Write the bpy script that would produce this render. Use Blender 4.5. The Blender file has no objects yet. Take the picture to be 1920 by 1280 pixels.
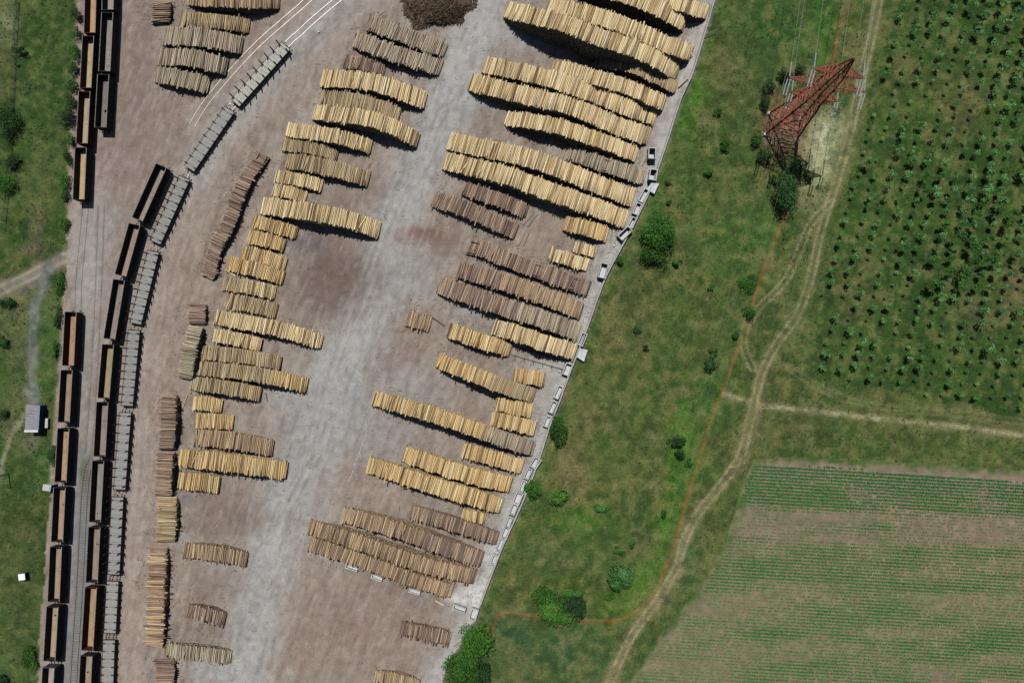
import bpy, math, random
import numpy as np
from mathutils import Vector, Matrix, Quaternion
random.seed(11); rng = np.random.default_rng(11)
scene = bpy.context.scene
COL = scene.collection
# ------------------------------------------------------------------ camera
H = 166.7; F = 1280.0
NAD = Vector((25.0, -60.0, -F)).normalized()
QC = NAD.rotation_difference(Vector((0, 0, -1)))
RC = QC.to_matrix(); RCn = np.array(RC)
cam = bpy.data.objects.new('camera', bpy.data.cameras.new('camera'))
cam.data.sensor_width = 36; cam.data.lens = 24; cam.data.clip_end = 6000; cam.data.clip_start = 1
cam.location = (0, 0, H); cam.rotation_mode = 'QUATERNION'; cam.rotation_quaternion = QC
COL.objects.link(cam); scene.camera = cam

def at(px, py, h=0.0):
    d = RC @ Vector(((px-960)/F, -(py-640)/F, -1.0))
    t = (h-H)/d.z
    return Vector((d.x*t, d.y*t, h))
def to_px(X, Y, Z=0.0):
    P = np.stack([X, Y, np.full_like(X, Z)-H], -1) @ RCn      # = R^T p
    return 960-F*P[..., 0]/P[..., 2], 640+F*P[..., 1]/P[..., 2]

def lin(r, g, b):
    f = lambda c: (c/255/12.92) if c/255 <= .04045 else ((c/255+.055)/1.055)**2.4
    return (f(r), f(g), f(b))

# ------------------------------------------------------------------ object helpers
def tag(o, label=None, cat=None, group=None, kind=None):
    if label: o['label'] = label
    if cat: o['category'] = cat
    if group: o['group'] = group
    if kind: o['kind'] = kind
    return o
def empty(name, loc=(0, 0, 0), rz=0.0):
    o = bpy.data.objects.new(name, None); o.location = loc; o.rotation_euler = (0, 0, rz)
    o.empty_display_size = .5; COL.objects.link(o); return o
class MB:
    def __init__(s): s.v = []; s.f = []; s.m = []
    def add(s, vs, fs, mi=0):
        n = len(s.v); s.v.extend(vs); s.f.extend([tuple(i+n for i in f) for f in fs]); s.m.extend([mi]*len(fs))
    def box(s, c, size, rot=None, mi=0, taper=1.0):
        x, y, z = size[0]/2, size[1]/2, size[2]/2
        vs = [Vector((a*x*(taper if e > 0 else 1), b*y*(taper if e > 0 else 1), e*z)) for e in (-1, 1) for a, b in ((-1, -1), (1, -1), (1, 1), (-1, 1))]
        if rot is not None: vs = [rot @ v for v in vs]
        c = Vector(c)
        s.add([tuple(v+c) for v in vs], [(3, 2, 1, 0), (4, 5, 6, 7), (0, 1, 5, 4), (1, 2, 6, 5), (2, 3, 7, 6), (3, 0, 4, 7)], mi)
    def tube(s, a, b, r, n=6, r2=None, mi=0, capmi=None):
        a, b = Vector(a), Vector(b); r2 = r if r2 is None else r2
        q = (b-a).to_track_quat('Z', 'Y')
        vs = []
        for p, rr in ((a, r), (b, r2)):
            for k in range(n):
                w = 2*math.pi*k/n
                vs.append(tuple(p + q @ Vector((rr*math.cos(w), rr*math.sin(w), 0))))
        s.add(vs, [(k, (k+1) % n, n+(k+1) % n, n+k) for k in range(n)], mi)
        m = len(s.v)-2*n
        s.f.append(tuple(m+k for k in reversed(range(n)))); s.f.append(tuple(m+n+k for k in range(n)))
        s.m += [mi if capmi is None else capmi]*2
    def mesh(s, name, mats):
        me = bpy.data.meshes.new(name); me.from_pydata(s.v, [], s.f)
        for m in (mats if isinstance(mats, (list, tuple)) else [mats]): me.materials.append(m)
        if any(s.m): me.polygons.foreach_set('material_index', s.m)
        me.update(); return me
    def build(s, name, mats, parent=None, loc=None):
        o = bpy.data.objects.new(name, s.mesh(name, mats)); COL.objects.link(o)
        if parent: o.parent = parent
        if loc is not None: o.location = loc
        return o
def np_mesh(name, V, Fa, mats, mi=None, attrs=None, smooth=False):
    """V (n,3), Fa list of (faces array (m,k))"""
    me = bpy.data.meshes.new(name)
    me.vertices.add(len(V)); me.vertices.foreach_set('co', np.ascontiguousarray(V, dtype=np.float32).ravel())
    loops = np.concatenate([f.ravel() for f in Fa]).astype(np.int32)
    cnt = np.concatenate([np.full(len(f), f.shape[1]) for f in Fa]).astype(np.int32)
    start = np.concatenate([[0], np.cumsum(cnt)[:-1]]).astype(np.int32)
    me.loops.add(len(loops)); me.loops.foreach_set('vertex_index', loops)
    me.polygons.add(len(cnt)); me.polygons.foreach_set('loop_start', start)
    try: me.polygons.foreach_set('loop_total', cnt)
    except Exception: pass
    for m in (mats if isinstance(mats, (list, tuple)) else [mats]): me.materials.append(m)
    if mi is not None: me.polygons.foreach_set('material_index', np.asarray(mi, dtype=np.int32))
    if smooth: me.polygons.foreach_set('use_smooth', np.ones(len(cnt), dtype=bool))
    for k, a in (attrs or {}).items():
        if a.ndim == 1:
            at_ = me.attributes.new(k, 'FLOAT', 'POINT'); at_.data.foreach_set('value', a.astype(np.float32))
        else:
            at_ = me.attributes.new(k, 'FLOAT_COLOR', 'POINT')
            at_.data.foreach_set('color', np.concatenate([a, np.ones((len(a), 1))], 1).astype(np.float32).ravel())
    me.update(calc_edges=True); me.validate(); return me
def link(name, me, parent=None, loc=None):
    o = bpy.data.objects.new(name, me); COL.objects.link(o)
    if parent: o.parent = parent
    if loc is not None: o.location = loc
    return o

# ------------------------------------------------------------------ materials
def mat_base(name, rough=.85, spec=.2):
    m = bpy.data.materials.new(name); m.use_nodes = True
    nt = m.node_tree; b = nt.nodes['Principled BSDF']
    b.inputs['Roughness'].default_value = rough
    b.inputs['Specular IOR Level'].default_value = spec
    return m, nt, b
def N(nt, t, **kw):
    n = nt.nodes.new(t)
    for k, v in kw.items():
        if k in n.inputs: n.inputs[k].default_value = v
        else: setattr(n, k, v)
    return n
def ramp(nt, fac, stops, interp='LINEAR'):
    r = nt.nodes.new('ShaderNodeValToRGB'); cr = r.color_ramp; cr.interpolation = interp
    while len(cr.elements) < len(stops): cr.elements.new(.5)
    for e, (p, c) in zip(cr.elements, stops): e.position = p; e.color = (*c, 1)
    nt.links.new(fac, r.inputs['Fac']); return r
def mulc(nt, a, b, fac=1.0, mode='MULTIPLY'):
    m = nt.nodes.new('ShaderNodeMix'); m.data_type = 'RGBA'; m.blend_type = mode; m.inputs[0].default_value = fac
    nt.links.new(a, m.inputs[6])
    if isinstance(b, tuple): m.inputs[7].default_value = (*b, 1)
    else: nt.links.new(b, m.inputs[7])
    return m.outputs[2]
def noise_mat(name, c1, c2, scale=1.0, rough=.85, spec=.2, detail=5, bump=0.0, stretch=None, metal=0.0, c3=None, rand=0.0):
    m, nt, b = mat_base(name, rough, spec)
    tc = N(nt, 'ShaderNodeTexCoord'); src = tc.outputs['Object']
    if stretch:
        mp = N(nt, 'ShaderNodeMapping'); mp.inputs['Scale'].default_value = stretch
        nt.links.new(src, mp.inputs[0]); src = mp.outputs[0]
    n = N(nt, 'ShaderNodeTexNoise', Scale=scale, Detail=detail, Roughness=.6); nt.links.new(src, n.inputs['Vector'])
    st = [(.32, c1), (.68, c2)] if c3 is None else [(.3, c1), (.5, c2), (.7, c3)]
    r = ramp(nt, n.outputs['Fac'], st); out = r.outputs[0]
    if rand:
        oi = N(nt, 'ShaderNodeObjectInfo'); mr = N(nt, 'ShaderNodeMapRange')
        mr.inputs['To Min'].default_value = 1-rand; mr.inputs['To Max'].default_value = 1+rand
        nt.links.new(oi.outputs['Random'], mr.inputs['Value']); cc = N(nt, 'ShaderNodeCombineColor')
        for i in range(3): nt.links.new(mr.outputs[0], cc.inputs[i])
        out = mulc(nt, out, cc.outputs[0])
    nt.links.new(out, b.inputs['Base Color']); b.inputs['Metallic'].default_value = metal
    if bump:
        bp = N(nt, 'ShaderNodeBump', Strength=bump, Distance=.05); nt.links.new(n.outputs['Fac'], bp.inputs['Height'])
        nt.links.new(bp.outputs[0], b.inputs['Normal'])
    return m
def ground_mat(name, fine, coarse, amp_f, amp_c, bump, dist, hue=(1, 1, 1), spots=None, gain=1.0):
    m, nt, b = mat_base(name, .95, .1)
    a = N(nt, 'ShaderNodeAttribute', attribute_name='tint')
    tc = N(nt, 'ShaderNodeTexCoord')
    n1 = N(nt, 'ShaderNodeTexNoise', Scale=fine, Detail=6, Roughness=.7); nt.links.new(tc.outputs['Object'], n1.inputs['Vector'])
    n2 = N(nt, 'ShaderNodeTexNoise', Scale=coarse, Detail=4, Roughness=.6); nt.links.new(tc.outputs['Object'], n2.inputs['Vector'])
    lo = tuple(1-amp_f for _ in range(3)); hi = tuple(1+amp_f*h for h in hue)
    r1 = ramp(nt, n1.outputs['Fac'], [(.3, lo), (.72, hi)])
    lo2 = tuple(1-amp_c for _ in range(3)); hi2 = tuple(1+amp_c*h for h in hue)
    r2 = ramp(nt, n2.outputs['Fac'], [(.3, lo2), (.7, hi2)])
    c = mulc(nt, a.outputs['Color'], r1.outputs[0]); c = mulc(nt, c, r2.outputs[0])
    if spots:
        n3 = N(nt, 'ShaderNodeTexNoise', Scale=spots[0], Detail=3); nt.links.new(tc.outputs['Object'], n3.inputs['Vector'])
        r3 = ramp(nt, n3.outputs['Fac'], [(spots[1], (1, 1, 1)), (spots[1]+.06, spots[2])])
        c = mulc(nt, c, r3.outputs[0])
    c = mulc(nt, c, (gain, gain, gain))
    nt.links.new(c, b.inputs['Base Color'])
    bp = N(nt, 'ShaderNodeBump', Strength=bump, Distance=dist); nt.links.new(n1.outputs['Fac'], bp.inputs['Height'])
    nt.links.new(bp.outputs[0], b.inputs['Normal'])
    return m
def log_mat(name, cols, rough=.8):
    m, nt, b = mat_base(name, rough, .15)
    a = N(nt, 'ShaderNodeAttribute', attribute_name='rnd'); oi = N(nt, 'ShaderNodeObjectInfo')
    s = N(nt, 'ShaderNodeMath', operation='ADD'); nt.links.new(a.outputs['Fac'], s.inputs[0]); nt.links.new(oi.outputs['Random'], s.inputs[1])
    fr = N(nt, 'ShaderNodeMath', operation='FRACT'); nt.links.new(s.outputs[0], fr.inputs[0])
    k = len(cols)
    r = ramp(nt, fr.outputs[0], [((i+.5)/k, c) for i, c in enumerate(cols)])
    tc = N(nt, 'ShaderNodeTexCoord'); n = N(nt, 'ShaderNodeTexNoise', Scale=2.2, Detail=5, Roughness=.65)
    nt.links.new(tc.outputs['Object'], n.inputs['Vector'])
    r2 = ramp(nt, n.outputs['Fac'], [(.3, (.62, .58, .52)), (.5, (1, 1, 1)), (.75, (1.12, 1.1, 1.05))])
    nt.links.new(mulc(nt, r.outputs[0], r2.outputs[0]), b.inputs['Base Color'])
    return m
L = lin
LOGM = {
 'y': log_mat('log_yellow', [L(212,190,144), L(172,144,102), L(228,208,166), L(122,98,70), L(236,220,182), L(202,176,128), L(98,78,58), L(216,194,150), L(224,200,150)]),
 'o': log_mat('log_golden', [L(210,178,124), L(172,138,90), L(226,198,146), L(122,94,62), L(232,212,164), L(98,76,54), L(212,182,130)]),
 't': log_mat('log_tan', [L(176,160,128), L(144,126,98), L(200,184,150), L(104,88,70), L(172,150,116), L(150,128,98), L(186,164,124)]),
 'g': log_mat('log_grey', [L(166,152,132), L(126,114,100), L(194,180,156), L(92,82,72), L(150,136,116), L(178,162,136)]),
 'b': log_mat('log_brown', [L(140,120,106), L(108,92,82), L(166,146,128), L(80,66,60), L(148,124,106), L(184,160,134), L(122,104,92)]),
 'm': log_mat('log_mixed', [L(176,152,122), L(120,100,86), L(198,176,142), L(134,110,92), L(166,142,116), L(90,74,64), L(188,162,126)]),
 'p': log_mat('log_pale', [L(170,160,136), L(140,130,108), L(190,180,152), L(112,102,86)]),
}
CUT = noise_mat('cut_wood', L(84,64,44), L(120,96,66), 3, .9)  # log-end woods, darkened in colour to deepen the shade on stack faces
CUTG = noise_mat('weathered_cut_wood', L(66,54,46), L(98,84,70), 3, .9)
CONC = noise_mat('concrete', L(140,140,137), L(182,182,180), 1.2, .9, c3=L(160,158,154), rand=.1)
CONCW = noise_mat('pale_concrete', L(176,178,180), L(200,202,204), 1.0, .8)
WALLM = noise_mat('wall_concrete', L(134,133,129), L(164,162,158), .8, .9)
STEEL = noise_mat('rail_steel', L(150,140,130), L(190,184,176), 2, .45, .5, metal=.6)
RUSTR = noise_mat('rusty_rail', L(88,76,70), L(118,106,98), 2, .7)
SLEEP = noise_mat('sleeper_concrete', L(92,92,92), L(120,120,118), 3, .9, rand=.1)
DARKM = noise_mat('dark_steel', L(34,32,32), L(52,48,46), 3, .7)
REDM = noise_mat('red_lattice_paint', L(142,66,58), L(184,108,96), 1.5, .7)
REDD = noise_mat('dull_red_lattice_paint', L(84,36,34), L(124,58,52), 1.5, .7)
INSU = noise_mat('insulator_glass', L(150,165,165), L(190,200,200), 4, .4, .5)
WIRE = noise_mat('conductor_aluminium', L(104,116,100), L(134,146,128), 4, .6, .2)
BARK = noise_mat('bark', L(70,58,46), L(96,82,66), 3, .95)
BARKG = noise_mat('young_bark', L(104,96,80), L(130,122,104), 3, .95)
def leaf_mat(name, c1, c2, c3):
    m, nt, b = mat_base(name, .7, .25)
    a = N(nt, 'ShaderNodeAttribute', attribute_name='rnd'); oi = N(nt, 'ShaderNodeObjectInfo')
    r = ramp(nt, a.outputs['Fac'], [(.1, c1), (.5, c2), (.95, c3)])
    mr = N(nt, 'ShaderNodeMapRange'); mr.inputs['To Min'].default_value = .75; mr.inputs['To Max'].default_value = 1.25
    nt.links.new(oi.outputs['Random'], mr.inputs['Value']); cc = N(nt, 'ShaderNodeCombineColor')
    for i in range(3): nt.links.new(mr.outputs[0], cc.inputs[i])
    c = mulc(nt, r.outputs[0], cc.outputs[0])
    nt.links.new(c, b.inputs['Base Color'])
    tr = N(nt, 'ShaderNodeBsdfTranslucent'); nt.links.new(c, tr.inputs[0])
    ms = N(nt, 'ShaderNodeMixShader'); ms.inputs[0].default_value = .18
    out = nt.nodes['Material Output']
    nt.links.new(b.outputs[0], ms.inputs[1]); nt.links.new(tr.outputs[0], ms.inputs[2]); nt.links.new(ms.outputs[0], out.inputs[0])
    return m
LEAF = {
 'd': leaf_mat('leaf_dark', L(28,52,26), L(40,72,34), L(58,92,44)),
 'g': leaf_mat('leaf_green', L(34,72,24), L(52,96,32), L(80,124,46)),
 'b': leaf_mat('leaf_bright', L(44,86,26), L(64,108,36), L(96,136,52)),
 'w': leaf_mat('leaf_bluish', L(44,88,40), L(68,120,56), L(116,152,96)),
 's': leaf_mat('leaf_sapling', L(54,86,46), L(74,108,58), L(116,142,92)),
 'c': leaf_mat('leaf_crop', L(44,100,44), L(68,112,54), L(98,126,74)),
 'k': leaf_mat('leaf_crop_pale', L(58,96,44), L(76,114,56), L(98,134,72)),
}

# ------------------------------------------------------------------ noise + painting
def vnoise(x, y, scale, seed):
    r = np.random.default_rng(seed); G = r.random((256, 256))
    u = x/scale+1000; v = y/scale+1000
    i = np.floor(u).astype(int); j = np.floor(v).astype(int); fu = u-i; fv = v-j
    fu = fu*fu*(3-2*fu); fv = fv*fv*(3-2*fv)
    g = lambda a, b: G[a % 256, b % 256]
    return (g(i, j)*(1-fu)+g(i+1, j)*fu)*(1-fv)+(g(i, j+1)*(1-fu)+g(i+1, j+1)*fu)*fv
def fbm(x, y, scale, seed, o=4):
    s = 0; a = .5; t = 0
    for k in range(o): s = s+a*vnoise(x, y, scale/2**k, seed+k); t += a; a *= .55
    return s/t
def in_poly(x, y, poly):
    ins = np.zeros(x.shape, bool); n = len(poly)
    for i in range(n):
        x1, y1 = poly[i]; x2, y2 = poly[(i+1) % n]
        if y1 == y2: continue
        c = ((y1 > y) != (y2 > y)) & (x < (x2-x1)*(y-y1)/(y2-y1)+x1)
        ins ^= c
    return ins
def sdist(x, y, pts):
    """distance and signed side to a polyline (px)"""
    best = np.full(x.shape, 1e9)
    for (x1, y1), (x2, y2) in zip(pts[:-1], pts[1:]):
        dx, dy = x2-x1, y2-y1; l2 = dx*dx+dy*dy
        t = np.clip(((x-x1)*dx+(y-y1)*dy)/l2, 0, 1)
        best = np.minimum(best, (x-x1-t*dx)**2+(y-y1-t*dy)**2)
    return np.sqrt(best)
def smooth_line(pts, n=6):
    """Catmull-Rom"""
    P = [pts[0]]+list(pts)+[pts[-1]]; out = []
    for i in range(1, len(P)-2):
        p0, p1, p2, p3 = [np.array(q, float) for q in P[i-1:i+3]]
        for k in range(n):
            t = k/n
            out.append(tuple(.5*((2*p1)+(-p0+p2)*t+(2*p0-5*p1+4*p2-p3)*t*t+(-p0+3*p1-3*p2+p3)*t**3)))
    out.append(tuple(P[-2])); return out

WALLP = [(1362,-60),(1337,9),(1315,85),(1296,144),(1277,184),(1256,250),(1237,306),(1214,368),(1171,453),(1140,510),(1120,560),(1102,612),(1068,700),(1050,750),(1030,800),(1012,858),(982,936),(960,985),(943,1022),(925,1068),(900,1135),(880,1179),(855,1218),(836,1255),(822,1300),(800,1350)]
WESTP = [(152,-60),(148,0),(144,120),(137,230),(130,330),(127,440),(124,520),(118,600),(112,700),(104,800),(97,900),(88,1000),(82,1100),(74,1200),(66,1350)]
YARD = WESTP + WALLP[::-1]
ORCH = [(1700,-80),(1672,60),(1640,180),(1620,270),(1590,380),(1560,500),(1530,620),(1522,690),(1600,722),(1750,752),(1960,790),(2060,800),(2060,-80)]
FIELD = [(1412,862),(1470,858),(1600,862),(1920,882),(2060,892),(2060,1380),(1120,1380),(1178,1275),(1235,1190),(1305,1110),(1345,1040),(1378,960),(1392,905)]
TRACK = smooth_line([(1660,-60),(1648,0),(1632,80),(1612,160),(1596,240),(1575,320),(1552,390),(1535,450),(1520,520),(1495,590),(1450,655),(1425,710),(1408,780),(1390,850),(1355,905),(1315,955),(1285,1010),(1265,1070),(1225,1135),(1180,1200),(1140,1290),(1120,1350)])
TRACK2 = smooth_line([(1560,380),(1520,420),(1495,480),(1470,530),(1425,575),(1400,610),(1395,650),(1412,690)])
TRACK3 = smooth_line([(1358,738),(1400,752),(1450,762),(1540,772),(1680,788),(1800,800),(1930,818),(2000,826)])
TRACK4 = smooth_line([(1480,690),(1530,722),(1600,752),(1700,768),(1800,776),(1930,792)])
TRAIL = smooth_line([(1594,-40),(1588,0),(1576,50),(1566,100),(1560,150)],4)
TRAIL2 = smooth_line([(1470,405),(1458,440),(1438,485),(1420,540),(1402,600),(1378,670),(1350,745),(1330,800),(1308,870),(1290,930),(1278,970),(1258,1035),(1240,1085),(1215,1125),(1185,1150),(1150,1163),(1100,1163),(1060,1160),(1010,1155),(960,1150),(936,1150),(928,1165),(918,1190)])
ROADW = smooth_line([(-60,575),(0,545),(60,515),(110,488),(150,470)])
PATHW = smooth_line([(92,500),(80,530),(66,570),(60,620),(60,680),(63,730),(66,752)])
PATHW2 = smooth_line([(-20,960),(0,900),(8,850),(22,815),(45,780),(50,760)])
ROAD1 = smooth_line([(935,-60),(912,20),(872,110),(842,195),(800,275),(755,370),(722,470),(700,560),(660,640),(620,730),(596,830),(545,930),(505,1030),(480,1130),(455,1290)])
ROAD2 = smooth_line([(700,-40),(600,50),(520,120),(440,210),(370,310),(325,420),(292,540),(272,680),(262,820),(252,960),(246,1100),(244,1300)])

def paint(px, py):
    n = len(px); wx = px+14*(fbm(px, py, 60, 1)-.5)*2; wy = py+14*(fbm(px, py, 60, 9)-.5)*2
    C = np.tile(np.array(L(68,90,44)), (n, 1))
    def mix(w, c, s=1.0):
        nonlocal C
        w = np.clip(w*s, 0, 1)[:, None]; C = C*(1-w)+np.array(L(*c))*w
    def blob(x, y, rx, ry, c, s=1.0, ang=0.0, m=None):
        a = math.radians(ang); dx = wx-x; dy = wy-y
        u = (dx*math.cos(a)+dy*math.sin(a))/rx; v = (-dx*math.sin(a)+dy*math.cos(a))/ry
        w = np.exp(-(u*u+v*v)**1.3)
        if m is not None: w = w*m
        mix(w, c, s)
    def stroke(pts, wd, c, s=1.0, soft=3.0, warp=True, m=None, off=0):
        d = sdist(wx if warp else px, wy if warp else py, pts)
        if off: d = np.abs(d-off)
        w = 1/(1+np.exp((d-wd/2)/soft))
        if m is not None: w = w*m
        mix(w, c, s)
    yard = in_poly(px+3*(fbm(px, py, 14, 31)-.5)*2, py, YARD)
    yf = yard.astype(float)
    orch = in_poly(wx, wy, ORCH).astype(float)
    field = in_poly(px+4*(fbm(px, py, 20, 41)-.5), py+4*(fbm(px, py, 20, 43)-.5), FIELD)
    west = (px < 160) & ~yard
    wf = west.astype(float); mf = (~yard & ~west).astype(float)
    big = fbm(px, py, 120, 51); med = fbm(px, py, 35, 61)
    # ---- meadow
    mix(np.clip((big-.5)*5, 0, 1)*mf, (92,94,58), .65)
    mix(np.clip((.47-big)*6, 0, 1)*mf, (54,76,40), .5)
    mix(np.clip((med-.55)*6, 0, 1)*mf, (90,98,58), .35)
    for b in [(1230,120,30,160,(60,80,40),.01),(1230,560,70,120,(88,88,54),.5),(1160,560,30,60,(92,90,58),.5),(1330,480,40,60,(60,92,40),.5),(1180,740,40,60,(60,86,40),.5),(1330,80,45,70,(70,78,44),.7),(1390,150,60,90,(66,76,44),.5),(1300,205,18,62,(70,112,40),.8,15),(1345,60,25,60,(64,80,42),.5),(1270,290,14,50,(74,100,42),.6,20),
              (1190,640,55,70,(92,92,56),.6),(1130,650,30,40,(98,92,60),.5),(1240,560,60,60,(76,84,46),.5),(1275,610,40,90,(60,96,38),.5),
              (1075,890,34,60,(116,106,72),.85,10),(1130,860,70,40,(92,94,56),.6),(1180,900,50,30,(88,100,52),.6),(1150,840,50,35,(70,98,42),.6),
              (1085,975,45,36,(62,106,34),.8),(1050,1095,40,20,(86,100,42),.7),(1110,1030,60,40,(74,92,54),.5),(1020,1040,40,50,(68,88,46),.5),
              (1285,800,22,36,(74,124,36),.85),(1280,880,26,60,(70,118,34),.8,8),(1255,980,22,60,(70,116,34),.8,15),(1215,1080,36,60,(76,118,38),.85,35),(1170,1130,50,22,(74,108,36),.8),
              (1340,740,30,60,(62,104,38),.5),(1405,470,22,60,(58,104,42),.6,10),(1440,440,24,40,(60,106,44),.6),(1370,430,40,60,(66,100,42),.5),
              (1350,600,50,50,(64,88,42),.5),(1200,1040,36,30,(100,92,68),.5),(1230,830,30,20,(98,100,70),.4),
              (1420,80,50,90,(46,84,40),.6),(1540,60,26,90,(44,98,36),.8),(1480,60,40,60,(46,90,38),.6),(1500,150,60,30,(44,80,36),.6),
              (1020,1225,110,60,(50,82,54),.8),(960,1190,40,34,(48,82,56),.75),(1080,1190,80,20,(62,92,50),.6),(1120,1240,60,60,(70,94,56),.6),
              (1290,1060,26,60,(60,96,56),.7),(1420,820,60,40,(72,88,46),.5),(1600,830,160,22,(70,90,44),.6),(1850,845,120,22,(66,92,42),.6),(1460,720,50,40,(80,84,50),.5),
              (1480,800,60,24,(86,84,52),.6)]:
        blob(*b[:6], ang=b[6] if len(b) > 6 else 0, m=mf)
    # ---- orchard ground
    mix(orch, (50,80,34), .97)
    colx = (wx-(1582-.27*(wy-412)))/30.0
    st = .5+.5*np.cos(2*math.pi*(colx))
    mix(orch*(1-st)*np.clip(.4+2.0*(fbm(px, py, 90, 71)-.45), 0, 1), (72,78,44), .5)
    mix(orch*np.clip((.5-fbm(px, py, 70, 75))*6, 0, 1), (36,66,30), .6)
    for b in [(1800,190,46,60,(96,86,60),.6),(1700,130,36,40,(82,78,48),.5),(1640,140,20,60,(76,78,44),.5),(1600,560,40,60,(94,84,60),.4),(1905,540,26,40,(120,98,78),.8),(1850,590,60,30,(92,86,60),.45),(1700,620,60,40,(62,78,42),.4)]:
        blob(*b[:6], m=orch)
    # ---- pylon patch
    for b in [(1474,236,40,58,(138,88,78),1,20),(1455,185,14,24,(120,86,70),.7),(1512,290,18,30,(124,94,76),.8),(1552,262,38,46,(182,184,150),1,20),(1540,320,28,46,(164,168,132),.95,20),(1520,372,20,34,(124,126,90),.7,25),(1470,262,26,16,(116,104,98),.7)]:
        blob(*b[:6], ang=b[6] if len(b) > 6 else 0, m=mf)
    # ---- west verge
    mix(wf, (50,75,34), .92)
    mix(wf*np.clip((med-.5)*5, 0, 1), (78,98,56), .6)
    mix(wf*np.clip((.46-big)*6, 0, 1), (44,70,34), .6)
    for b in [(12,45,26,40,(122,124,100),.9),(10,140,20,60,(84,90,58),.7),(66,430,16,50,(98,92,74),.8),(75,330,34,60,(78,92,58),.5),(60,470,24,14,(104,94,78),.8),(28,620,34,90,(92,96,66),.7),(38,560,18,40,(118,110,80),.6),
              (25,720,30,60,(84,92,60),.6),(90,620,18,90,(58,92,46),.7),(20,800,30,30,(104,104,78),.7),(50,850,30,30,(88,92,62),.6),(85,860,20,50,(40,86,38),.7),(40,900,60,40,(56,84,42),.5),(30,1000,60,70,(70,82,48),.8),(50,1130,60,70,(70,84,48),.8),(40,1230,50,50,(62,82,44),.7),(10,1190,30,80,(80,98,58),.5)]:
        blob(*b[:6], m=wf)
    stroke([(38,-20),(30,90),(27,200),(20,310),(10,420)], 3, (30,44,26), .8, 1.2, m=wf)
    # ---- field
    fd = sdist(px, py, FIELD+FIELD[:1]); ff = field*np.clip(fd/16-.5+1.6*(fbm(px, py, 12, 87)-.3), 0, 1)
    mix(ff, (120,106,88), 1)
    mix(ff*np.clip((fbm(px, py*3, 120, 81)-.5)*5, 0, 1), (108,104,82), .7)
    mix(ff*np.clip((fbm(px, py, 60, 85)-.55)*6, 0, 1), (134,116,100), .6)
    mix(ff*np.clip((py-1010)/90, 0, 1), (112,108,82), .5)
    mix(ff*(py < 905+(.05*(px-1500))), (122,110,98), .5)
    # ---- tracks on grass
    for P, wd, c, s in ((TRACK, 22, (104,102,70), .75), (TRACK2, 14, (90,92,60), .35), (TRACK3, 7.5, (178,170,138), 1.0), (TRACK3, 18, (102,100,70), .4), (TRACK4, 12, (84,88,56), .15)):
        stroke(P, wd, c, s, 3 if wd > 10 else 1.6, m=mf*(1-ff*.5), warp=wd > 10)
    lower = np.clip((wy-640)/150, 0, 1)
    stroke(TRACK, 19, (136,124,98), .7, 3, m=mf*lower)
    for P, o, ss in ((TRACK, 6, .95), (TRACK2, 5.5, .8), (TRACK4, 5.0, .3)):
        stroke(P, 3.2, (158,152,118), ss, 1.0, m=mf, off=o, warp=False)
    stroke(TRACK, 4, (96,100,62), .45, 1.5, m=mf)
    tn = np.clip(fbm(px, py, 18, 93)*2.2-.3, .5, 1)
    stroke(TRAIL, 8, (132,72,46), .75, 1.8, m=mf*tn)
    wob = np.clip(fbm(px, py, 9, 95)*2-.2, .35, 1)
    d_ = sdist(px+2.2*(fbm(px, py, 12, 97)-.5)*2, py+2.2*(fbm(px, py, 12, 98)-.5)*2, TRAIL2); mix(mf*wob/(1+np.exp((d_-1.9)/.8)), (140,66,38), .95)
    # ---- west roads
    stroke(ROADW, 34, (116,109,102), .97, 2, m=wf)
    stroke(ROADW, 2.5, (160,150,136), .8, 1.2, m=wf, off=7, warp=False)
    stroke(PATHW, 20, (106,108,106), .95, 2, m=wf)
    stroke(PATHW2, 8, (132,128,108), .8, 2, m=wf)
    blob(60,735,16,14,(132,136,130),.8,m=wf); blob(60,820,20,16,(120,116,100),.6,m=wf)
    stroke([(152,-60),(148,0),(144,120),(137,230),(130,330),(127,440)], 7, (172,152,142), .95, 1.4, warp=False)
    stroke([(124,520),(118,600),(112,700),(104,800),(97,900)], 6, (176,156,146), .9, 1.4, warp=False)
    # ---- yard
    Y = yf
    C[yard] = np.array(L(141,129,118))
    su = (px*.95+py*.32); sv = (-px*.32+py*.95)
    s1 = fbm(su*3, sv*.7, 60, 71); s2 = fbm(su*4, sv*.8, 24, 77)
    mix(Y*np.clip((big-.45)*4, 0, 1), (148,133,121), .6); mix(Y*np.clip((.47-s1)*8, 0, 1), (122,109,100), .45)
    mix(Y*np.clip((s1-.57)*8, 0, 1), (156,149,141), .4)
    blob(250,150,90,200,(128,113,106),.8,m=Y); blob(215,300,60,80,(132,116,110),.6,m=Y)
    stroke(ROAD2, 74, (150,136,126), .9, 9, m=Y)
    stroke(ROAD2[:26], 56, (152,150,145), .8, 8, m=Y)
    blob(180,430,40,80,(148,144,137),.9,m=Y); blob(165,560,40,130,(150,146,140),.85,m=Y); blob(165,740,34,130,(138,134,127),.85,m=Y)
    stroke([(158,860),(155,950),(150,1060),(144,1160),(136,1300)], 44, (124,126,128), .95, 4, m=Y)
    blob(160,885,10,26,(72,92,42),.9,m=Y); blob(172,880,10,30,(112,94,88),.6,m=Y)
    stroke(ROAD1, 92, (160,159,156), .92, 11, m=Y)
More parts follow.
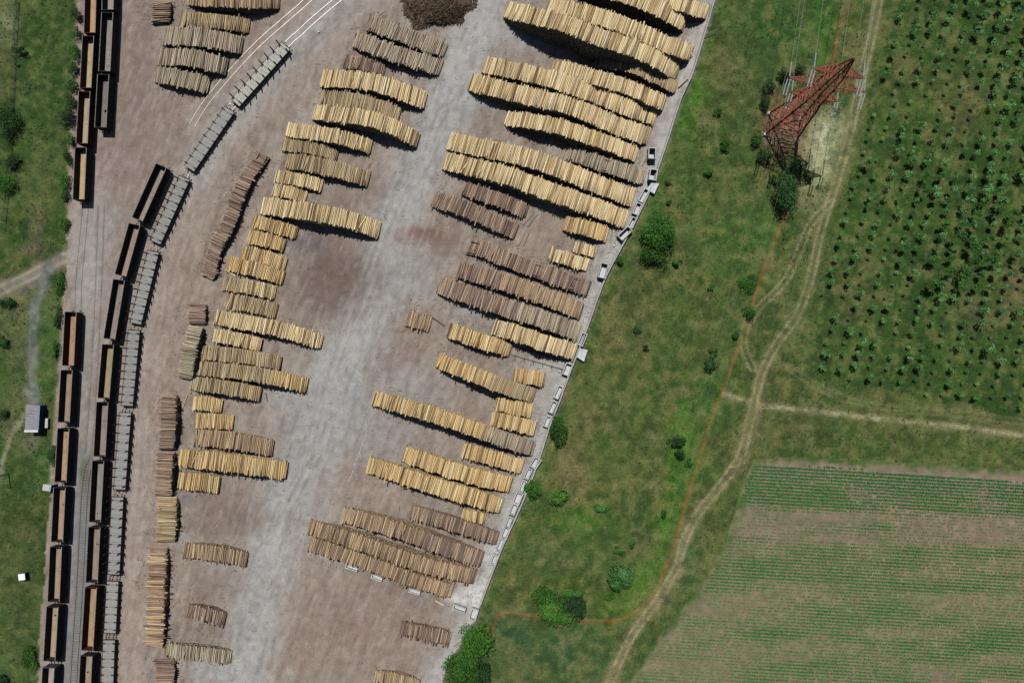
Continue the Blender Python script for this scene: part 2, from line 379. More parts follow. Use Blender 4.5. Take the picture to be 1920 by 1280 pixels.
    for b in [(985,65,50,30,(150,149,147),.9),(880,170,60,45,(156,156,154),.9),(930,230,60,20,(124,110,102),.7),(620,760,100,70,(152,151,149),.9),(560,745,60,30,(152,151,149),.8),(760,520,60,60,(152,151,148),.8),(890,580,50,22,(150,148,144),.6),
              (640,520,84,66,(108,93,85),1),(590,560,60,40,(114,101,94),.8),(580,455,50,26,(108,98,98),.9),(670,350,60,50,(130,117,108),.7),(760,440,30,24,(134,112,104),.7),(800,440,40,16,(120,94,86),.8,20),(830,450,36,12,(116,90,80),.6,30),
              (770,660,26,22,(128,106,98),.7),(900,670,60,14,(126,110,100),.6,15),(840,740,60,30,(138,126,118),.6),(770,720,60,50,(152,150,147),.6),(720,820,80,50,(148,144,140),.6),
              (440,970,70,34,(122,108,100),.9),(390,930,60,20,(124,112,106),.7),(345,928,14,8,(112,110,122),.7),(420,1090,60,30,(134,122,113),.7),(700,1180,130,80,(139,121,111),.95),(780,1090,60,36,(134,118,108),.7),(640,1120,70,40,(136,122,113),.8),
              (400,1255,50,26,(160,160,158),.8),(390,1190,60,20,(126,114,106),.6),(340,1010,30,14,(156,152,148),.7),(410,1048,60,30,(152,148,142),.5),(520,860,40,60,(150,148,146),.7),(600,1000,40,60,(150,147,143),.7),
              (330,620,20,140,(146,130,118),.5),(345,500,26,60,(140,122,110),.5),(1020,480,40,30,(134,122,112),.6),(1010,690,44,30,(164,162,158),.9),(1010,750,24,40,(150,146,142),.8),(980,830,20,40,(152,148,144),.6)]:
        blob(*b[:6], ang=b[6] if len(b) > 6 else 0, m=Y)
    stroke(WALLP, 78, (158,154,148), .75, 9, m=Y); stroke(WALLP, 40, (176,173,168), .75, 6, m=Y)
    for b in [(890,1115,34,30,(206,204,200),.95),(925,1050,18,36,(200,198,194),.9),(860,1120,34,12,(196,194,190),.8,15),(960,1000,18,40,(180,176,172),.7)]:
        blob(*b[:6], ang=b[6] if len(b) > 6 else 0, m=Y)
    # tyre marks following the lanes
    r = np.random.default_rng(5)
    for P, w, cnt in ((ROAD1, 50, 44), (ROAD2, 30, 30)):
        P = np.array(P)
        for k in range(cnt):
            i = r.integers(0, len(P)-14); q = P[i:i+r.integers(8, 14)]+r.normal(0, 1, 2)*[w*.5, 6]
            q = q+np.linspace(0, 1, len(q))[:, None]*r.normal(0, 8, 2)
            c = (172,168,162) if r.random() < .5 else (116,108,102)
            for of in (0, 13): stroke([(a[0]+of, a[1]+of*.3) for a in q], 1.6, c, .34, 1.0, warp=False, m=Y)
    for k in range(60):
        x, y = r.uniform(300, 880), r.uniform(0, 1280); a = r.uniform(0, 2*math.pi); R_ = r.uniform(20, 60)
        th = a+np.linspace(0, r.uniform(.6, 1.6), 7)
        stroke([(x+R_*math.cos(t), y+R_*1.3*math.sin(t)) for t in th], 2, (104,94,88) if r.random() < .6 else (168,162,156), .28, 1.3, warp=False, m=Y)
    # slab joints on the tracked apron
    for k in range(9):
        x0 = 140+k*6.2
        if k in (5, 7): stroke([(x0+12,390),(x0+8,520),(x0+2,640),(x0-5,760),(x0-12,860)], 1.6, (96,90,84), .6, .9, warp=False, m=Y)
    w_outer = (~yard) & (px > 800)
    d = sdist(px, py, WALLP)
    mix(w_outer*np.exp(-(d/6)**2), (132,130,118), .8)
    d2 = np.exp(-((d-14)/10)**2)
    mix(w_outer*d2*np.clip((med-.4)*4, 0, 1), (62,108,40), .5)
    grs = ~yard & ~field
    n1 = fbm(px, py, 16, 211, 3); n2 = fbm(px, py, 7, 221, 2); n3 = fbm(px, py*.6, 28, 231, 3)
    mix(grs*np.clip((n1-.52)*7, 0, 1)*(.5+.5*mf), (112,110,70), .5); mix(grs*np.clip((.47-n1)*7, 0, 1), (46,64,34), .5)
    mix(grs*np.clip((n3-.56)*8, 0, 1), (74,96,46), .35); mix(grs*np.clip((n2-.6)*6, 0, 1), (112,112,80), .3)
    sat = C.mean(1)[:, None]; g_ = grs[:, None]*.0; C = C*(1-g_)+sat*g_
    mix(yf*np.clip((s2-.56)*9, 0, 1), (116,103,94), .3); mix(yf*np.clip((.44-s2)*9, 0, 1), (170,165,158), .22)
    gx = np.abs(((px+.06*py) % 46)-23); gy = np.abs(((py-.05*px) % 44)-22)
    mix(yf*np.clip(1-np.minimum(gx, gy)/1.3, 0, 1)*np.clip((fbm(px, py, 80, 261)-.4)*5, 0, 1), (108,100,94), .28)
    C *= (1+.22*(fbm(px, py, 9, 201, 2)-.5)*2)[:, None]
    return C, yard, west, orch > .5, field

# ------------------------------------------------------------------ ground sheets
G_YARD = ground_mat('yard_surface', 2.4, .5, .22, .05, .35, .06, (1, 1, 1), (5.0, .66, (.72, .68, .66)), gain=.87)
G_GRASS = ground_mat('grass_surface', 2.2, .5, .46, .20, 1.0, .35, (1, .95, .8))
G_SOIL = ground_mat('soil_surface', 3.0, .5, .22, .12, .6, .12)
def make_ground():
    xs = np.arange(-158, 158.01, .42); ys = np.arange(-112, 112.01, .42)
    X, Y = np.meshgrid(xs, ys); X = X.ravel(); Y = Y.ravel()
    px, py = to_px(X, Y)
    C, yard, west, orch, field = paint(px, py)
    dT = np.minimum(sdist(px, py, TRACK)/12, sdist(px, py, TRACK3)/5)
    dR = np.minimum(sdist(px, py, TRAIL)/6, sdist(px, py, TRAIL2)/2.8)
    dW = sdist(px, py, ROADW)/13; dP = np.minimum(sdist(px, py, PATHW)/8, sdist(px, py, PATHW2)/4)
    cls = np.zeros(len(px), int)
    cls[orch] = 3; cls[field] = 4; cls[(dT < 1) & ~yard & ~west & ~field] = 5; cls[(dR < 1) & ~yard & ~west & ~field] = 6
    cls[west] = 2; cls[west & (dP < 1)] = 8; cls[west & (dW < 1)] = 7; cls[yard] = 1
    Z = .10*(fbm(px, py, 18, 301)-.5); Z[yard] *= .3
    edge = (np.abs(X) > 157.5) | (np.abs(Y) > 111.5); Z[edge] = -.4
    nx, ny = len(xs), len(ys)
    I = np.arange(nx*ny).reshape(ny, nx)
    Q = np.stack([I[:-1, :-1], I[:-1, 1:], I[1:, 1:], I[1:, :-1]], -1).reshape(-1, 4)
    fc = cls[Q[:, 0]]
    names = {0: ('meadow', G_GRASS, 'rough green meadow with dry brown patches east of the log yard'), 1: ('yard_ground', G_YARD, 'dusty grey and brown hard ground of the log yard'),
             2: ('grass_verge', G_GRASS, 'green grass strip west of the railway wagons'), 3: ('orchard_ground', G_GRASS, 'mown grass under the rows of young orchard trees'),
             4: ('field_soil', G_SOIL, 'brown tilled soil of the crop field'), 5: ('dirt_track', G_GRASS, 'pale two-rut dirt track between meadow and orchard'),
             6: ('trail', G_SOIL, 'narrow rust-coloured trail winding round the meadow'), 7: ('dirt_road', G_SOIL, 'brown dirt road joining the yard from the west'), 8: ('footpath', G_SOIL, 'grey footpath leading to the small hut')}
    V = np.stack([X, Y, Z], -1)
    for k, (nm, m, lab) in names.items():
        q = Q[fc == k]
        if not len(q): continue
        u, inv = np.unique(q, return_inverse=True)
        me = np_mesh(nm, V[u], [inv.reshape(-1, 4)], m, attrs={'tint': C[u]}, smooth=True)
        tag(link(nm, me), lab, nm.replace('_', ' '), kind='structure')
make_ground()
b = MB(); b.add([(-4000, -4000, -.45), (4000, -4000, -.45), (4000, 4000, -.45), (-4000, 4000, -.45)], [(0, 1, 2, 3)])
tag(b.build('ground', noise_mat('far_ground', L(52,70,38), L(88,90,58), .02, .95)), 'green farmland reaching to the horizon', 'ground', kind='structure')

# ------------------------------------------------------------------ log piles
LOGR = .172
def log_mesh(col, k):
    r = random.Random(k*7+3); n = 7; rings = 4; b = MB(); vs = []
    for i in range(rings):
        t = i/(rings-1)-.5; rr = LOGR*(1.06-.14*(t+.5))*r.uniform(.95, 1.05)
        oy, oz = r.uniform(-.03, .03), r.uniform(-.015, .015)
        for a in range(n):
            w = 2*math.pi*a/n+.2
            vs.append((t, oy+rr*math.cos(w), oz+rr*math.sin(w)))
    fs = [(i*n+a, i*n+(a+1) % n, (i+1)*n+(a+1) % n, (i+1)*n+a) for i in range(rings-1) for a in range(n)]
    b.add(vs, fs); b.add([], [])
    b.f.append(tuple(reversed(range(n)))); b.f.append(tuple((rings-1)*n+a for a in range(n))); b.m += [1, 1]
    me = b.mesh('log_'+col, [LOGM[col], CUTG if col in 'gbp' else CUT])
    return me
LOGS = {c: [log_mesh(c, k) for k in range(5)] for c in LOGM}
def tubes(name, C, D, Ln, R, mats, rnd, n=6, lmi=None):
    """batch of logs: centres C, unit dirs D, lengths, radii -> mesh"""
    N_ = len(C); up = np.array([0, 0, 1.0]); S = np.cross(D, up); S /= np.linalg.norm(S, axis=1)[:, None]; U = np.cross(S, D)
    w = 2*math.pi*np.arange(n)/n
    ring = S[:, None, :]*np.cos(w)[None, :, None]+U[:, None, :]*np.sin(w)[None, :, None]
    a = C[:, None, :]-D[:, None, :]*Ln[:, None, None]/2+ring*R[:, None, None]
    e = C[:, None, :]+D[:, None, :]*Ln[:, None, None]/2+ring*R[:, None, None]*.9
    V = np.concatenate([a, e], 1).reshape(-1, 3)
    base = (np.arange(N_)*2*n)[:, None, None]
    k = np.arange(n); q = np.stack([k, (k+1) % n, n+(k+1) % n, n+k], -1)[None]
    Q = (base+q).reshape(-1, 4)
    caps = np.concatenate([base[:, 0]+k[::-1][None], base[:, 0]+n+k[None]], 0)
    mi = np.concatenate([np.zeros(len(Q)) if lmi is None else np.repeat(lmi, n), np.full(len(caps), len(mats)-1)])
    return np_mesh(name, V, [Q, caps], mats, mi, {'rnd': np.repeat(rnd, 2*n)})
def prof(t, k=.6): return max(0.0, 4*t*(1-t))**k
PILES = []
def pile(pts, Lpx, h, col, label, group, gaps=(), col2=None, ang=None, loose=0.0, k=.6, hend=.55, step=.37, jit=1.0, thin=0.0):
    h *= 1.4 if pts[0][1] < 600 else 2.15
    if group == GV: h *= .9
    vert = abs(pts[-1][1]-pts[0][1]) > abs(pts[-1][0]-pts[0][0])
    if not vert:
        kf = max(0.0, sum(p[1] for p in pts)/len(pts)-700)/(H-h)*h*.6
        pts = [(x, y+kf*.5) for x, y in pts]; Lpx += 2.5-kf
    P = [Vector((x, y)) for x, y in smooth_line(pts, 6)]
    cum = [0]
    for a, b_ in zip(P[:-1], P[1:]): cum.append(cum[-1]+(b_-a).length)
    tot = cum[-1]
    def pp(t):
        s = t*tot
        for i in range(len(P)-1):
            if cum[i+1] >= s or i == len(P)-2:
                u = (s-cum[i])/max(1e-6, cum[i+1]-cum[i]); return P[i].lerp(P[i+1], min(1, max(0, u)))
    seed = int(pts[0][0]*3+pts[0][1]*7) & 0xffff; r = random.Random(seed)
    hmin = min(hend, h)
    ph = [r.uniform(0, 6.28) for _ in range(3)]
    def hh(t): return hmin+(h-hmin)*prof(t, k)*(1+.07*math.sin(t*17+ph[0])+.05*math.sin(t*31+ph[1]))
    W = []
    M = 160
    for i in range(M+1):
        t = i/M; q = pp(t); W.append((at(q.x, q.y, hh(t)), t))
    wc = [0]
    for (a, _), (b_, _) in zip(W[:-1], W[1:]): wc.append(wc[-1]+(b_-a).to_2d().length)
    tw = wc[-1]
    def wp(s):
        s = max(0, min(tw, s)); i = min(M-1, max(0, int(np.searchsorted(wc, s))-1)); u = (s-wc[i])/max(1e-6, wc[i+1]-wc[i])
        return W[i][0].lerp(W[i+1][0], u), W[i][1]*(1-u)+W[i+1][1]*u
    A, B = W[0][0].to_2d(), W[-1][0].to_2d(); ax = (B-A).normalized()
    lw = Lpx/7.68*(1-.5*h/H)*.97
    Dg = Vector((-ax.y, ax.x))
    if Dg.y < 0 and abs(Dg.y) > .5: Dg = -Dg
    if ang is not None: Dg = Vector((math.sin(math.radians(ang)), math.cos(math.radians(ang))))
    c0 = wp(tw/2)[0]; PILES.append((list(pts), Lpx)); root = empty('log_pile', (c0.x, c0.y, 0))
    tag(root, label, 'log pile', group)
    n = max(3, int(tw/step)); keep = list(range(n))
    topi = []; CC = []; DD = []; LL = []; RR = []; RN = []; CT = []
    for i in keep:
        s = (i+.5)*tw/n; p, t = wp(s)
        if any(g0 < t < g1 for g0, g1 in gaps): topi.append((i, p, t, True)); continue
        topi.append((i, p, t, False))
    vis = [q for q in topi if not q[3]]
    if len(vis) > 100:
        pick = set(int(x) for x in np.linspace(0, len(vis)-1, 100))
    else: pick = set(range(len(vis)))
    cc = lambda t: (col2[1] if (col2 and t+.04*r.uniform(-1, 1) > col2[0]) else col)
    for j, (i, p, t, g) in enumerate(vis):
        if r.random() < thin+.07: continue
        off = r.gauss(0, .15)*jit; wl = .12*math.sin(i*.5+ph[2]); off += wl*.8
        a = math.atan2(Dg.y, Dg.x)+math.radians(r.gauss(0, 1.3)*jit)
        if r.random() < .06+loose: a += math.radians(r.gauss(0, 6)); off += r.gauss(0, .25)
        le = lw*r.uniform(.9, 1.05); rad = LOGR*r.uniform(.66, 1.12)
        z = p.z-rad+r.uniform(-.14, .10)
        x = p.x+Dg.x*off; y = p.y+Dg.y*off
        if j in pick:
            o = bpy.data.objects.new('log', LOGS[cc(t)][r.randrange(5)]); COL.objects.link(o); o.parent = root
            o.location = (x-c0.x, y-c0.y, max(z, LOGR)); o.rotation_euler = (r.uniform(0, 6.28), r.gauss(0, .006), a)
            o.scale = (le, rad/LOGR, rad/LOGR)
        else:
            CC.append((x, y, max(z, LOGR))); DD.append((math.cos(a), math.sin(a), 0)); LL.append(le); RR.append(rad); RN.append(r.random()); CT.append(cc(t))
    # lower layers
    lay = .285
    for (i, p, t, g) in topi:
        z = p.z-LOGR-lay; jn = 1
        if g: z -= .15
        while z > LOGR*.6:
            sh = (.5 if jn % 2 else 0)*tw/n
            off = r.gauss(0, .04)
            q = Vector((p.x+ax.x*sh+Dg.x*off, p.y+ax.y*sh+Dg.y*off, z))
            a = math.atan2(Dg.y, Dg.x)+math.radians(r.gauss(0, .8))
            CC.append(tuple(q)); DD.append((math.cos(a), math.sin(a), 0)); LL.append(lw*r.uniform(.90, .94)); RR.append(LOGR*r.uniform(.9, 1.08)); RN.append(r.random()); CT.append(cc(t))
            z -= lay; jn += 1
        if g and r.random() < .35:
            for sg in (-.32, .32):
                CC.append((p.x+Dg.x*sg*lw, p.y+Dg.y*sg*lw, p.z-LOGR)); DD.append((ax.x, ax.y, 0)); LL.append(1.6); RR.append(.11); RN.append(r.random()); CT.append(col)
    if CC:
        CT = np.array(CT)
        me = None; C_ = np.array(CC)-np.array([c0.x, c0.y, 0]); cs = sorted(set(CT), key=lambda c: c != col)
        mats = [LOGM[c] for c in cs]+[CUTG if col in 'gbp' else CUT]
        me = tubes('stacked_logs', C_, np.array(DD), np.array(LL), np.array(RR), mats, np.array(RN), lmi=np.array([cs.index(c) for c in CT]))
        o = link('stacked_logs', me, root); o['kind'] = 'stuff'
    return root
GA = 'log piles beside the curved sidings'; GL = 'log piles in the block left of the central lane'; GR = 'log piles in the block right of the central lane'; GV = 'log piles lining the haul road beside the flat wagons'
# top left cluster
pile([(302,2),(301,20),(299,40)], 38, 1.4, 'b', 'small criss-crossed stack of brown logs at the top edge, first pile right of the wagons', GA, ang=88, gaps=((.3,.42),(.7,.8)), k=.3, step=.5)
pile([(352,-6),(440,-2),(522,0)], 34, 2.6, 'm', 'grey and yellow pile cut by the top edge, above the ragged pale yellow pile', GA, thin=.06)
pile([(338,34),(400,38),(466,48)], 29, 1.5, 't', 'ragged pale yellow pile with gaps between its logs, above the grey ones', GA, loose=.2, thin=.12, jit=2, step=.42)
pile([(306,66),(380,70),(452,84)], 36, 2.5, 'g', 'longest weathered grey pile of the top left cluster, upper of its three grey ones', GA, jit=1.5)
pile([(297,106),(360,108),(424,125)], 34, 2.3, 'g', 'weathered grey pile in the top left cluster, between two other grey piles', GA, jit=1.5)
pile([(292,139),(345,148),(390,160)], 33, 1.9, 'g', 'shortest weathered grey pile of the top left cluster, lowest one above the bare ground', GA, jit=1.5)
# left block
pile([(690,42),(760,66),(834,94)], 30, 2.2, 'g', 'ragged grey pile just below the heap of dark brushwood', GL, jit=2, loose=.1)
pile([(664,73),(735,98),(826,126)], 32, 2.2, 'g', 'ragged grey pile with black shadow, second below the brushwood heap', GL, jit=2, loose=.08)
pile([(646,114),(684,120),(720,131)], 25, 1.1, 'b', 'short reddish brown pile pressed against the top of a long yellow pile', GL, loose=.15, jit=2)
pile([(603,146),(700,154),(797,188)], 34, 3.0, 'y', 'long bright yellow pile, topmost yellow one of the left block', GL)
pile([(600,184),(669,190),(748,214)], 32, 2.6, 't', 'tan pile with a few dark logs at its left end, wedged between two yellow piles', GL, jit=1.4)
pile([(588,210),(694,222),(747,243),(783,262)], 30, 3.9, 'y', 'long yellow pile throwing the widest black shadow of the left block', GL)
pile([(537,243),(620,253),(695,274)], 27, 2.4, 'y', 'curved dull yellow pile with narrow shadow, upper of three beside the widest shadow', GL)
pile([(530,270),(580,276),(632,290)], 24, 1.5, 't', 'short tan pile tucked between two longer piles near the slanting brown row', GL)
pile([(537,300),(607,312),(691,335)], 31, 2.1, 't', 'tan pile with a dark log and some skewed ones at its right end', GL, loose=.1)
pile([(516,330),(560,337),(603,348)], 24, 1.6, 'y', 'short yellow pile directly below the skewed tan pile', GL)
pile([(510,354),(540,360),(573,370)], 24, 1.2, 'y', 'very short yellow pile resting against the top of the very long yellow pile', GL)
pile([(491,385),(560,394),(640,408),(711,431)], 33, 3.4, 'y', 'very long yellow pile along the top of the dark bare patch', GL)
pile([(474,414),(515,424),(556,436)], 24, 1.3, 'o', 'short golden pile directly below the left end of the very long yellow pile', GL)
pile([(465,443),(500,450),(533,460)], 26, 1.4, 'o', 'short golden pile with two separate logs at its right end', GL, loose=.05)
pile([(452,474),(495,482),(535,496)], 26, 1.5, 'o', 'golden pile left of the dark bare patch, third below the very long yellow pile', GL)
pile([(427,494),(480,505),(531,521)], 28, 1.5, 'o', 'golden pile with one pale log lying askew at its lower left', GL)
pile([(418,531),(465,538),(515,548)], 26, 1.3, 't', 'tan pile turning yellow at its right end, left of the dark bare patch', GL, col2=(.4,'y'))
pile([(421,563),(470,572),(518,584)], 29, 1.0, 't', 'low loose tan pile with skewed logs in its middle, above the long tan pile', GL, loose=.15, jit=1.6)
pile([(403,594),(507,614),(555,626),(603,641)], 27, 2.3, 'y', 'long yellow-tan pile along the bottom of the dark bare patch', GL, jit=1.3)
pile([(398,628),(445,636),(489,647)], 24, 1.5, 'y', 'short yellow pile under the shadow of the long yellow-tan pile', GL, loose=.06)
pile([(375,660),(450,667),(526,681)], 26, 1.8, 't', 'dull tan pile whose narrow shadow falls on the longer pile below it', GL)
pile([(366,689),(470,700),(575,722)], 27, 1.9, 't', 'long tan pile turning golden at its right end, sticking out past its neighbours', GL, col2=(.7,'o'))
pile([(358,718),(420,726),(488,739)], 26, 1.7, 't', 'tan pile under the long one, with a few single logs beyond its right end', GL)
pile([(360,755),(388,757),(415,762)], 26, .9, 'o', 'tiny golden pile, upper of the two smallest ones by the haul road', GL)
pile([(367,788),(400,789),(436,792)], 28, .9, 'o', 'tiny golden pile, lower of the two smallest ones by the haul road', GL)
pile([(364,818),(430,825),(511,839)], 32, 1.5, 'm', 'mixed pile of yellow, brown and dark logs above the golden pile', GL, jit=1.3)
pile([(337,857),(436,868),(537,881)], 35, 1.9, 'o', 'long golden pile reaching to the central lane, lowest long one of the left block', GL, jit=1.4)
pile([(334,899),(372,903),(410,909)], 33, 1.0, 'o', 'short golden pile of thick logs, last one above the bluish puddle', GL, loose=.06)
pile([(343,1030),(400,1036),(461,1047)], 30, 1.4, 'm', 'isolated pile of brown, tan and grey logs on the lower left bare ground', GL, jit=1.5)
pile([(348,1143),(385,1150),(420,1159)], 28, 1.1, 'b', 'short dark grey-brown pile with pale upper log ends, alone on bare ground', GL, jit=1.5, col2=None, loose=.05)
pile([(308,1216),(365,1222),(431,1230)], 28, 1.0, 'p', 'pale greyish pile of thin logs near the bottom left of the yard', GL, jit=1.6)
# haul road piles (logs lie across)
pile([(494,290),(463,330),(443,375),(428,419),(405,462),(389,520)], 27, 1.9, 'b', 'very long slanting row of brown logs along the curve of the haul road', GV, jit=1.6, gaps=((.02,.05),), k=.3)
pile([(370,570),(369,588),(368,606)], 34, 1.4, 'b', 'short reddish brown pile on the haul road edge, above the pale curved one', GV, jit=1.5, k=.3)
pile([(366,612),(356,650),(347,708)], 28, 1.9, 'p', 'curved pile of pale greenish grey logs on the haul road edge', GV, jit=1.5, k=.3)
pile([(315,740),(314,790),(311,841)], 31, 1.6, 'b', 'reddish brown pile of crosswise logs opposite the tiny golden piles', GV, jit=1.7, k=.3)
pile([(309,847),(307,885),(303,928)], 32, 1.6, 'b', 'brown pile of crosswise logs opposite the lowest golden piles', GV, jit=1.7, k=.3)
pile([(313,932),(312,975),(310,1014)], 38, 1.2, 't', 'tan pile of long crosswise logs with one poking out to the right', GV, jit=2, k=.3)
pile([(296,1026),(293,1075),(291,1115),(288,1212)], 35, 1.4, 'm', 'longest pile of crosswise tan logs, low on the haul road, skewed in its middle', GV, jit=2.4, loose=.14, thin=.08, gaps=((.56,.6),), k=.3)
pile([(308,1236),(308,1270),(306,1300)], 36, 1.0, 'b', 'brown pile of crosswise logs cut by the bottom edge of the photo', GV, jit=1.7, k=.3)
# right block
pile([(1080,-34),(1165,-13),(1230,12),(1285,43)], 33, 4.6, 'y', 'yellow pile at the top edge with a broad black shadow, second from the wall', GR)
pile([(1205,-16),(1270,5),(1326,22)], 29, 3.0, 'y', 'yellow pile in the top right corner of the yard, nearest the wall', GR)
pile([(1030,10),(1093,23),(1140,36),(1199,59),(1252,83),(1296,98)], 33, 5.2, 'y', 'upper half of the widest yellow double row near the top of the right block', GR, k=.45)
pile([(948,17),(1002,30),(1056,42),(1109,64),(1171,84),(1215,101),(1271,134)], 34, 6.2, 'y', 'lower half of the widest yellow double row, with the largest black shadow in the yard', GR)
pile([(1112,117),(1170,120),(1215,137),(1268,163)], 24, 2.6, 't', 'short-logged tan pile by the wall, just below the largest shadow', GR)
pile([(1034,127),(1060,129),(1127,147),(1177,163),(1245,193)], 29, 4.2, 'y', 'pale yellow row above the second long row, its right half apart with shadow between', GR, k=.45)
pile([(907,121),(940,127),(1009,141),(1065,158),(1127,180),(1171,199),(1229,219)], 33, 4.0, 'y', 'second long yellow row of the right block, touching the paler row above it', GR)
pile([(880,153),(940,167),(1012,185),(1074,199),(1159,236),(1216,255)], 35, 3.7, 'y', 'long yellow row with thick logs at its left end beside the grey lane', GR, col2=(.94,'t'))
pile([(949,221),(1000,227),(1049,237),(1096,253),(1143,269),(1193,289)], 29, 3.6, 'y', 'shorter yellow row of the upper right block with black shadow along its whole lower side', GR)
pile([(1054,288),(1090,293),(1127,306),(1165,318),(1208,333)], 29, 2.0, 'g', 'weathered grey pile near the wall, squeezed above a long yellow row', GR, gaps=((.5,.55),), jit=1.5)
pile([(841,264),(900,276),(940,284),(1002,299),(1065,322),(1127,348),(1187,370)], 35, 3.5, 'y', 'long yellow row running under the grey pile, upper of two equal ones', GR)
pile([(833,301),(900,316),(955,330),(1002,348),(1060,368),(1115,388),(1175,412)], 35, 3.5, 'y', 'long yellow row above the dark brown piles, lower of two equal ones', GR)
pile([(868,352),(930,372),(988,394)], 27, 1.8, 'b', 'dark purplish brown pile directly below the long yellow row', GR, jit=1.8, loose=.06)
pile([(812,373),(870,390),(920,413),(968,433)], 30, 2.0, 'b', 'dark brown pile reaching farthest left, beside the rust-stained ground', GR, jit=1.8)
pile([(1058,418),(1095,426),(1138,440)], 29, 2.0, 'o', 'short golden pile by the wall just below the two equal yellow rows', GR)
pile([(1076,463),(1095,467),(1116,473)], 20, 1.0, 'y', 'tiny yellow pile sitting on top of another small one near the wall', GR)
pile([(1029,474),(1065,485),(1102,497)], 24, 1.3, 'y', 'small bright yellow pile with a notch in the middle, above the gappy brown row', GR)
pile([(876,462),(910,468),(950,486),(1000,503),(1050,522),(1104,541)], 30, 1.7, 'b', 'long brown row broken by ladder-like gaps', GR, gaps=((.02,.09),(.55,.6),(.86,.9)), jit=1.8, loose=.06, k=.4)
pile([(860,505),(915,520),(966,536),(1028,558),(1090,584)], 32, 1.9, 'b', 'long brown row below the gappy one', GR, jit=1.6, col2=(.35,'m'), k=.4)
pile([(822,534),(870,550),(919,567),(1012,597),(1085,623)], 33, 2.5, 'b', 'long greyish brown row with clear black shadow, third of the brown rows', GR, jit=1.5, k=.5, col2=(.5,'g'))
pile([(925,612),(970,625),(1020,642),(1079,660)], 30, 2.2, 'y', 'yellow row ending in fanned logs at the wall, above the bare steel bearers', GR)
pile([(840,618),(870,628),(900,639),(957,655)], 28, 1.5, 'o', 'golden pile with one log thrown across its left end, left of the steel bearers', GR, loose=.05)
pile([(762,596),(784,601),(806,608)], 30, 1.0, 'm', 'tiny dark and tan pile alone in the central lane', GR, jit=1.8)
pile([(820,675),(888,702),(950,726),(1001,741)], 28, 2.5, 'o', 'golden row turning tan to the right, with curved black shadow below', GR, col2=(.55,'t'))
pile([(962,703),(990,706),(1020,712)], 26, 1.2, 'o', 'tiny golden pile by the wall, above the right end of the golden-tan row', GR)
pile([(929,756),(960,762),(996,770)], 27, 1.2, 'o', 'small dull golden pile by the wall, upper of two of equal size', GR)
pile([(921,783),(960,792),(1003,803)], 27, 1.2, 'o', 'small bright golden pile by the wall, just above the grey end of the long row', GR)
pile([(699,745),(760,762),(825,781),(880,800),(940,821),(1000,841)], 29, 2.7, 'o', 'very long golden row reaching farthest into the central lane, turning silver grey at the wall', GR, col2=(.72,'g'))
pile([(867,842),(920,857),(979,874)], 28, 1.3, 'o', 'golden pile directly below the silver grey logs', GR)
pile([(756,849),(833,875),(890,892),(957,908)], 32, 1.8, 'o', 'deep golden row below the short golden pile, upper of the two longest deep golden ones', GR)
pile([(689,869),(745,887),(802,906),(870,926),(940,947)], 33, 2.0, 'o', 'deep golden row, lower and longer of the two deep golden ones', GR)
pile([(866,964),(888,967),(908,972)], 21, .8, 'o', 'tiny yellow stack wedged between the deep golden row and the reddish brown row', GR)
pile([(770,957),(853,983),(932,1008)], 28, 1.5, 'b', 'reddish brown row, uppermost of the four brown rows at the bottom', GR, jit=1.6)
pile([(642,962),(700,978),(767,999),(835,1024),(903,1046)], 34, 2.1, 'm', 'tan brown row second of the four at the bottom, starting beside the tyre marks', GR, jit=1.4, col2=(.6,'b'))
pile([(577,985),(640,1004),(716,1030),(800,1058),(890,1079)], 33, 2.1, 'm', 'tan brown row third of the four at the bottom, reaching farthest left', GR, jit=1.5)
pile([(580,1017),(640,1036),(708,1060),(780,1087),(847,1106)], 30, 1.7, 'm', 'lowest of the four tan brown rows, lying over concrete troughs', GR, jit=1.5)
pile([(750,1176),(795,1186),(843,1196)], 29, 1.0, 'b', 'small dark brown pile alone near the bottom end of the wall', GR, jit=1.8, loose=.08)
pile([(700,1266),(745,1272),(785,1284)], 24, .9, 't', 'loose tan pile cut by the bottom edge of the photo', GR, jit=2, loose=.1)

def loose_log(a, b_, col, label, r=.15, h=.0):
    A = at(*a, h+r); B = at(*b_, h+r); m = (A+B)/2; d = B-A
    o = bpy.data.objects.new('loose_log', LOGS[col][0]); COL.objects.link(o)
    o.location = m; o.rotation_euler = (.3, 0, math.atan2(d.y, d.x)); o.scale = (d.length, r/LOGR, r/LOGR)
    tag(o, label, 'log', 'single logs lying loose')
loose_log((1270,122),(1300,99),'y','pale log lying aslant over the right end of the widest double row',h=1.0)
loose_log((1272,163),(1291,146),'y','pale log leaning towards the wall at the end of the short-logged tan pile',h=.4)
loose_log((1200,311),(1214,287),'y','left one of two pale thin logs beside the uppermost concrete trough',.1)
loose_log((1204,312),(1218,288),'y','right one of two pale thin logs beside the uppermost concrete trough',.1)
loose_log((351,741),(343,763),'y','single pale log on the haul road edge beside the reddish brown crosswise pile')
loose_log((316,1139),(336,1124),'t','single brown log slanting beside the small dark pile at lower left')
loose_log((401,985),(411,973),'o','short orange log alone on the brown ground below the puddle',.1)
loose_log((806,592),(833,611),'b','brown log lying beside the tiny pile in the central lane')
loose_log((980,422),(999,400),'b','first loose brown log right of the dark purplish brown pile')
loose_log((989,425),(1008,402),'b','second loose brown log right of the dark purplish brown pile')
loose_log((973,459),(987,431),'b','loose brown log under the pair by the dark brown pile, left one')
loose_log((982,460),(993,434),'b','loose brown log under the pair by the dark brown pile, right one')
loose_log((423,506),(442,518),'y','pale log lying askew against the lower left of a golden pile',h=.3)
loose_log((816,1126),(832,1134),'y','pale log on the ground below the lowest tan brown row',.12)
